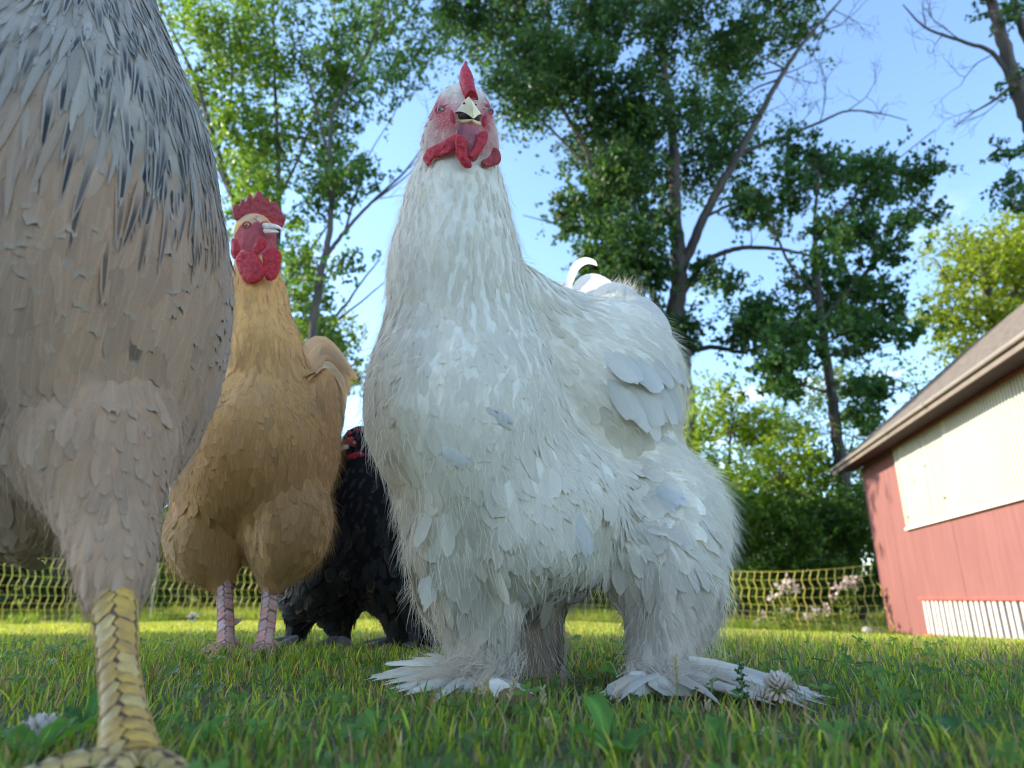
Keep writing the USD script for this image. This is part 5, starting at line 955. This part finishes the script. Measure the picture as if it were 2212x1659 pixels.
# clover leaves: three leaflets on a thin stalk
def leaflet_set(cx, cy, r, hgt, rng, tint, lets=3, round_=True):
    V, F, T, n0 = [], [], [], 0
    for i in range(len(cx)):
        b = A([cx[i], cy[i], float(gz(cx[i], cy[i]))]); top = b + A([rng.normal() * .004, rng.normal() * .004, hgt[i]]); tl = norm(A([rng.normal() * .35, rng.normal() * .35 - .2, 1])); e = norm(np.cross(tl, A([rng.normal(), rng.normal(), 0]) + 1e-3)); g = np.cross(tl, e); a0 = rng.uniform(0, 6.28); tn = A(tint) * rng.uniform(.7, 1.3)
        for k in range(lets):
            a = a0 + k * 2 * np.pi / lets; d = e * math.cos(a) + g * math.sin(a); s = np.cross(tl, d); R = r[i]
            pts = [top, top + d * R * .35 + s * R * .34 + tl * R * .10, top + d * R * .80 + s * R * .42 + tl * R * .18, top + d * R * 1.02 + s * R * .16 + tl * R * .14, top + d * R * .93 + tl * R * .06, top + d * R * 1.02 - s * R * .16 + tl * R * .14, top + d * R * .80 - s * R * .42 + tl * R * .18, top + d * R * .35 - s * R * .34 + tl * R * .10, top + d * R * .5]
            V += pts; F += [[n0 + 8, n0 + q_, n0 + (q_ + 1) % 8] for q_ in range(8)]; T += [tn * (1.15 if q_ in (2, 6) else 1) for q_ in range(9)]; n0 += 9
        s = A([.0006, 0, 0]); V += [b - s, b + s, top + s, top - s]; F += [[n0, n0 + 1, n0 + 2], [n0, n0 + 2, n0 + 3]]; T += [tn * 1.2] * 4; n0 += 4
    return np.array(V), np.array(F), np.clip(np.array(T), .003, .6)
n = 700; x, y = wedge(.17, 1.1, n, rng); kp = meshkit.noise(np.stack([x * 6, y * 6, 0 * x + 3], -1), 8) > .42; x, y = x[kp], y[kp]
v, f, t = leaflet_set(x, y, rng.uniform(.005, .010, len(x)), rng.uniform(.006, .020, len(x)), rng, (.085, .165, .028)); p = put('clover_leaves', (v, f), 'grass_blade', pv={'tint': t}, kind='stuff'); tag(p, 'three leaved clover spread low through the lawn', 'clover')
# broad weed leaves, each plant a thing
def broad_leaf(parent, base, d, L, w, rise, rng, tint, rows=10, toothed=0.):
    d = norm(A([d[0], d[1], 0])); s = norm(np.cross(d, BZ)); t = np.linspace(0, 1, rows); mid = base + d[None] * (L * t * (1 - .25 * t * rise))[:, None] + BZ * (L * rise * (t - .55 * t ** 2.2))[:, None]
    wv = w / 2 * np.sin(np.pi * np.clip(t, .02, 1) ** .85) ** .75 * (1 + toothed * np.sin(t * 40)); x = np.linspace(-1, 1, 5)
    V = mid[:, None] + x[None, :, None] * wv[:, None, None] * s + BZ * (np.abs(x)[None, :, None] * wv[:, None, None] * .45 + .0012 * np.sin(t * 21)[:, None, None] * np.abs(x)[None, :, None])
    fi = A([[a * 5 + b, a * 5 + b + 1, a * 5 + b + 6, a * 5 + b + 5] for a in range(rows - 1) for b in range(4)]); K = rows * 5
    T = np.tile(A(tint), (K, 1)) * np.tile(A([1, .95, 1.45, .95, 1])[None], (rows, 1)).reshape(-1, 1); vv, ff, nn = meshkit.arrays((V.reshape(-1, 3), fi), True)
    put('leaf', (vv, ff), 'grass_blade', parent, normals=nn, pv={'tint': T})
def weed(dx, dy, Y, label, specs, tint=(.09, .20, .03)):
    b = P(dx, dy, Y); b[2] = gz(b[0], b[1]); w_ = thing('lawn_weed', label, 'weed', b)
    for an, L, w, r in specs: broad_leaf(w_, b, A([math.cos(an), math.sin(an)]), L, w, r, rng, A(tint) * rng.uniform(.8, 1.2), toothed=.06)
weed(1330, 1640, .375, 'broad green weed leaf rising beneath the right foot of the white bird', [(1.9, .046, .014, 1.15), (2.8, .032, .013, .8), (.3, .034, .014, .7), (-1.4, .03, .012, .6)])
weed(1545, 1650, .37, 'pointed green weed leaves below the fallen white foot feathers', [(1.2, .034, .011, 1.0), (2.6, .025, .010, .7), (.2, .03, .011, .8)])
weed(190, 1520, .44, 'oval weed leaf standing left of the yellow scaled leg', [(1.5, .040, .014, 1.3), (.2, .025, .012, .8), (2.9, .03, .012, .7)], (.06, .16, .04))
weed(60, 1650, .36, 'broad leaf weed in the bottom left corner', [(.5, .04, .013, .8), (1.4, .035, .012, .9), (2.6, .04, .014, .6)], (.09, .20, .03))
weed(420, 1640, .39, 'leafy weed in the grass right of the yellow foot', [(1.2, .03, .010, .9), (2.2, .03, .010, .7), (.3, .028, .009, .8)])
weed(790, 1630, .40, 'leafy weed in front of the gap between buff and white birds', [(1.6, .034, .010, .9), (2.6, .03, .010, .7), (.5, .03, .010, .9)])
weed(1830, 1640, .40, 'low leafy weed in the bottom right of the lawn', [(1.6, .030, .012, .6), (2.7, .03, .012, .5), (.4, .034, .013, .6), (-1, .03, .012, .5)], (.06, .15, .035))
weed(2080, 1640, .42, 'dark leaved weed near the bottom right corner', [(1.3, .030, .013, .6), (2.5, .03, .012, .6), (.1, .034, .013, .5)], (.055, .14, .035))
b = P(1609, 1560, .47); b[2] = gz(b[0], b[1]); w_ = thing('speedwell_sprig', 'small upright leafy sprig against the white foot feathers', 'weed', b)
put('stem', tube([b, b + BZ * .02, b + BZ * .034 + RIGHT * .001], [.0009, .0008, .0006], 6), 'stalk_green', w_)
for i in range(16): broad_leaf(w_, b + BZ * (.010 + .0016 * i), A([math.cos(i * 1.7), math.sin(i * 1.7)]), .0085 - .0003 * i, .004, .5, rng, A([.022, .07, .016]), rows=6)
# long blades standing up at the right and seed stalks
def stalk(dx, dy, Y, tx, ty, label, seed=True, tint=(.17, .19, .05)):
    b = P(dx, dy, Y); b[2] = gz(b[0], b[1]); e = P(tx, ty, Y); st = thing('seed_stalk', label, 'grass stalk', b); q = smoothpath([b, (b + e) / 2 + RIGHT * .002, e], 12)
    put('stem', tube(q, np.linspace(.0008, .0004, 12), 5), 'straw' if tint is None else 'stalk_green', st)
    if seed:
        for i in range(11): c = q[-1] - (q[-1] - q[-4]) * (i / 10) * 1.3; a = i * 2.4; dd = norm(A([math.cos(a), math.sin(a), 1.4])); put('seed', ico(c + dd * .0016, A([.0007, .0007, .0019]), 1, np.stack([norm(np.cross(dd, [1, 0, .3])), np.cross(dd, norm(np.cross(dd, [1, 0, .3]))), dd])), 'straw', st)
for a in [(1060, 1620, .43, 1112, 1470, 'seed stalk leaning right in front of the left white foot'), (1160, 1620, .43, 1172, 1490, 'upright seed stalk in the gap between the white feet'), (1020, 1560, .47, 1050, 1470, 'thin seed stalk over the left white foot feathers'), (1455, 1600, .45, 1458, 1420, 'tall thin straw stalk crossing the right white foot'), (1190, 1650, .40, 1180, 1560, 'short straw stalk below the gap of the white feet'), (1520, 1600, .46, 1528, 1520, 'forked straw stalk below the right white foot'),
          (330, 1500, .62, 378, 1390, 'pale stalk leaning right beside the yellow leg'), (690, 1560, .52, 712, 1500, 'brown seed stalk below the black bird')]: stalk(*a)
def longblade(dx, dy, Y, pts, w, label, tint):
    b = P(dx, dy, Y); b[2] = gz(b[0], b[1]); q = smoothpath([b] + [P(x, y, Y + o) for x, y, o in pts], 12); t = norm(np.gradient(q, axis=0)); s = norm(np.cross(t, FWD)); tt = np.linspace(0, 1, 12); ww = w / 2 * np.clip(1.02 - tt, 0, 1) ** .5 * np.minimum(1, .6 + tt)
    V = np.stack([q - s * ww[:, None], q + FWD * (ww * .5)[:, None], q + s * ww[:, None]], 1); fi = A([[a * 3 + c, a * 3 + c + 1, a * 3 + c + 4, a * 3 + c + 3] for a in range(11) for c in range(2)])
    p = put('tall_grass', (V.reshape(-1, 3), fi), 'grass_blade', pv={'tint': np.tile(A(tint), (36, 1))}, smooth=None); tag(p, label, 'grass blade')
longblade(1740, 1540, .62, [(1715, 1470, 0), (1708, 1430, 0), (1690, 1386, .01)], .0040, 'tall bent grass blade just behind the large clover flower', DARKG)
longblade(2010, 1560, .60, [(1985, 1490, 0), (1950, 1415, .01)], .0030, 'tall grass blade leaning left below the barn slats', DARKG)
longblade(2070, 1545, .62, [(2058, 1490, 0), (2045, 1440, 0)], .0034, 'single dark grass blade standing on the right lawn', DARKG)
longblade(2160, 1560, .60, [(2185, 1490, 0), (2212, 1400, .01)], .0030, 'grass blade leaning right at the right edge', DARKG)
longblade(1800, 1530, .64, [(1812, 1460, 0), (1822, 1420, 0)], .0034, 'short upright grass blade right of the large clover flower', DARKG)
longblade(1770, 1530, .65, [(1785, 1480, 0), (1800, 1440, 0), (1818, 1402, 0)], .0030, 'slender upright blade right behind the clover flower', DARKG)
longblade(2080, 1590, .55, [(2120, 1540, 0), (2150, 1480, 0)], .0028, 'slanting grass blade near the right edge', DARKG)
# clover flowers
tinted('floret', rough=.6, trans=.3, spec=.2)
def clover(dx, dy, Y, R, label, cat='clover flower', n=60, pink=.3, tilt=(0, 0), stem_to=None):
    c = P(dx, dy, Y); g = A([c[0] + .004, c[1] + .004, float(gz(c[0], c[1]))]) if stem_to is None else P(*stem_to); g[2] = gz(g[0], g[1])
    t = thing('clover_flower', label, cat, g); put('stem', tube(smoothpath([g, (g + c) / 2 + A([-.002, 0, .002]), c - BZ * R * .4], 10), .0009, 6), 'stalk_green', t)
    put('core', ico(c, R * .42, 2), 'stalk_green', t, smooth=True); ga = math.pi * (3 - math.sqrt(5)); ax = norm(A([tilt[0], tilt[1], 1]))
    e = norm(np.cross(ax, [1, .2, 0])); h = np.cross(ax, e)
    for i in range(n):
        u = 1 - i / n * 1.5; r = math.sqrt(max(0, 1 - u * u)); a = i * ga; d = norm(e * math.cos(a) * r + h * math.sin(a) * r + ax * u); d = norm(d + ax * (.5 if u > -.1 else -.4)); s = norm(np.cross(d, BZ + .01)); w = np.cross(s, d); l = R * rng.uniform(.62, .8); o = c + norm(e * math.cos(a) * r + h * math.sin(a) * r + ax * u) * R * .42
        V = [o, o + d * l * .5 + s * l * .19, o + d * l * .9 + s * l * .17, o + d * l, o + d * l * .9 - s * l * .17, o + d * l * .5 - s * l * .19, o + d * l * .55 + w * l * .2, o + d * l * .55 - w * l * .16]
        F = [[0, 1, 6], [1, 2, 6], [2, 3, 6], [3, 4, 6], [4, 5, 6], [5, 0, 6], [1, 0, 7], [2, 1, 7], [3, 2, 7], [4, 3, 7], [5, 4, 7], [0, 5, 7]]
        pk_ = pink * np.clip(.6 - u, 0, 1.4); tc = A([.66, .58, .50]) * (1 - pk_) + A([.52, .28, .20]) * pk_; T = np.tile(tc, (8, 1)); T[0] = A([.30, .34, .14])
        put('floret', (np.array(V), F), 'floret', t, smooth=60, pv=None) if False else put('floret', (np.array(V), F), 'floret', t, pv={'tint': T})
clover(1684, 1488, .50, .0108, 'largest pinkish white clover flower beside the tip of the right foot feathers', n=78, pink=.55, stem_to=(1700, 1560, .50))
clover(1668, 1608, .42, .0085, 'ragged cream clover flower low in the grass below the large one', n=34, pink=.15)
clover(82, 1606, .40, .0135, 'pale lilac clover flower in the bottom left corner', n=66, pink=.25)
clover(415, 1335, 2.5, .02, 'white clover blossom on the sunlit lawn right of the yellow leg', n=26, pink=.1)
clover(195, 1310, 3.0, .022, 'white clover blossom on the sunlit lawn left of the yellow leg', n=26, pink=.1)
# fallen brown leaf between the white feet
b = P(1130, 1545, .50); b[2] = .012; lf = thing('fallen_leaf', 'curled dry brown leaf lying below the white feet', 'dry leaf', b); q = np.linspace(0, 1, 9)
V = []
for a in q:
    for c in np.linspace(-1, 1, 7): V.append(b - BZ * .006 + RIGHT * (a - .5) * .034 + FWD * c * .013 * math.sin(math.pi * (.06 + .90 * a)) ** .8 * (1 + .12 * math.sin(a * 23)) + BZ * (.003 * c * c + .0035 * math.sin(a * 4 + c)))
vv, ff, nn = meshkit.arrays((np.array(V), A([[i * 7 + j, i * 7 + j + 1, i * 7 + j + 8, i * 7 + j + 7] for i in range(8) for j in range(6)])), True)
put('blade', (vv, ff), 'dead_leaf' if False else 'petal', lf, normals=nn, pv={'tint': np.tile(A([.20, .115, .06]), (len(vv), 1))})
# flowering weeds along the fence and by the barn
def fence_weed(dx, dy, Y, label, heads, cat='flowering weed', group=None):
    b = fpt(dx, Y); t = thing('flowering_weed', label, cat, b)
    for hx_, hy_, r in heads:
        c = P(hx_, hy_, Y + rng.uniform(-.2, .2)); put('stem', tube(smoothpath([b + A([rng.normal() * .06, rng.normal() * .06, 0]), (b + c) / 2 + A([rng.normal() * .03, 0, 0]), c], 8), .006, 5), 'stalk_green', t)
        R = r / ppm(Y, hy_); pts = c + rng.normal(size=(26, 3)) * R * .55; v, f, tn = leaves(pts, A([0, 0, .3]), R * .9, rng, (.62, .47, .42), .12, .7); put('flower_head', (v, f), 'petal', t, pv={'tint': tn}, kind='stuff')
        m = 30; u = rng.uniform(0, .9, m)[:, None]; pts = b * (1 - u) + c * u + rng.normal(size=(m, 3)) * .06; v, f, tn = leaves(pts, A([0, 0, .2]), .09, rng, (.10, .16, .02), .2, .4); put('foliage', (v, f), 'leaf', t, pv={'tint': tn}, kind='stuff')
fence_weed(1690, 1330, 12.6, 'pale pink flowering weed in front of the netting left of centre', [(1690, 1270, 12), (1705, 1258, 10), (1720, 1275, 9), (1665, 1290, 8), (1700, 1320, 9)])
fence_weed(1790, 1330, 12.8, 'low pale flowering weed at the foot of the netting', [(1760, 1320, 8), (1785, 1318, 9), (1745, 1330, 6)])
fence_weed(1830, 1320, 12.9, 'tall pale pink flowering weed beside the barn corner', [(1810, 1268, 9), (1828, 1255, 10), (1842, 1262, 9), (1800, 1290, 7), (1850, 1250, 7)])
fence_weed(1630, 1340, 12.4, 'small white flowering weed near the back of the white bird', [(1640, 1340, 6), (1650, 1325, 6)])
tv, tf, tt_ = MB(), None, []
for dx, Y, n, hh in [(1895, 12.4, 150, .24), (1940, 12.0, 150, .16), (1600, 12.6, 180, .24), (1850, 12.2, 150, .2), (1750, 12.3, 150, .2), (2060, 10.6, 120, .12), (2150, 9.6, 100, .10), (60, 9.8, 160, .25), (330, 11.5, 150, .2), (480, 12.5, 150, .2), (200, 10.8, 160, .22), (1660, 12.9, 160, .24)]:
    b = fpt(dx, Y); x, y = b[0] + rng.normal(size=n) * .15, b[1] + rng.normal(size=n) * .13; v, f, t = blades(x, y, rng.uniform(.4, 1, n) * hh, rng.uniform(.008, .016, n), rng, (.15, .22, .025), .2, 4, .5); tv.add(v, f); tt_.append(t)
p = put('weedy_tufts', tv.get(), 'grass_blade', pv={'tint': np.vstack(tt_)}, kind='stuff'); tag(p, 'yellow green weedy tufts along the fence foot and the barn wall', 'weeds')
s0 = WP(.30, GB, .25); s0[2] = gz(s0[0], s0[1]); m = ico(s0 + BZ * .05, A([.20, .14, .10]), 3); dv = (meshkit.fbm(m[0] * 6, 3, 2) - .5)[:, None] * .12; p = put('fieldstone', (m[0] + norm(m[0] - s0) * dv, m[1]), 'stone_grey', smooth=True); tag(p, 'grey rubble stone at the foot of the barn corner', 'stone')
b = fpt(1862, 12.2); b[2] += .10; m = ico(b, A([.09, .07, .06]), 3); p = put('pale_stone', (m[0] + norm(m[0] - b) * ((meshkit.fbm(m[0] * 9, 3, 4) - .5)[:, None] * .06), m[1]), 'post_white', smooth=True); tag(p, 'whitish lump in the grass left of the barn', 'stone')
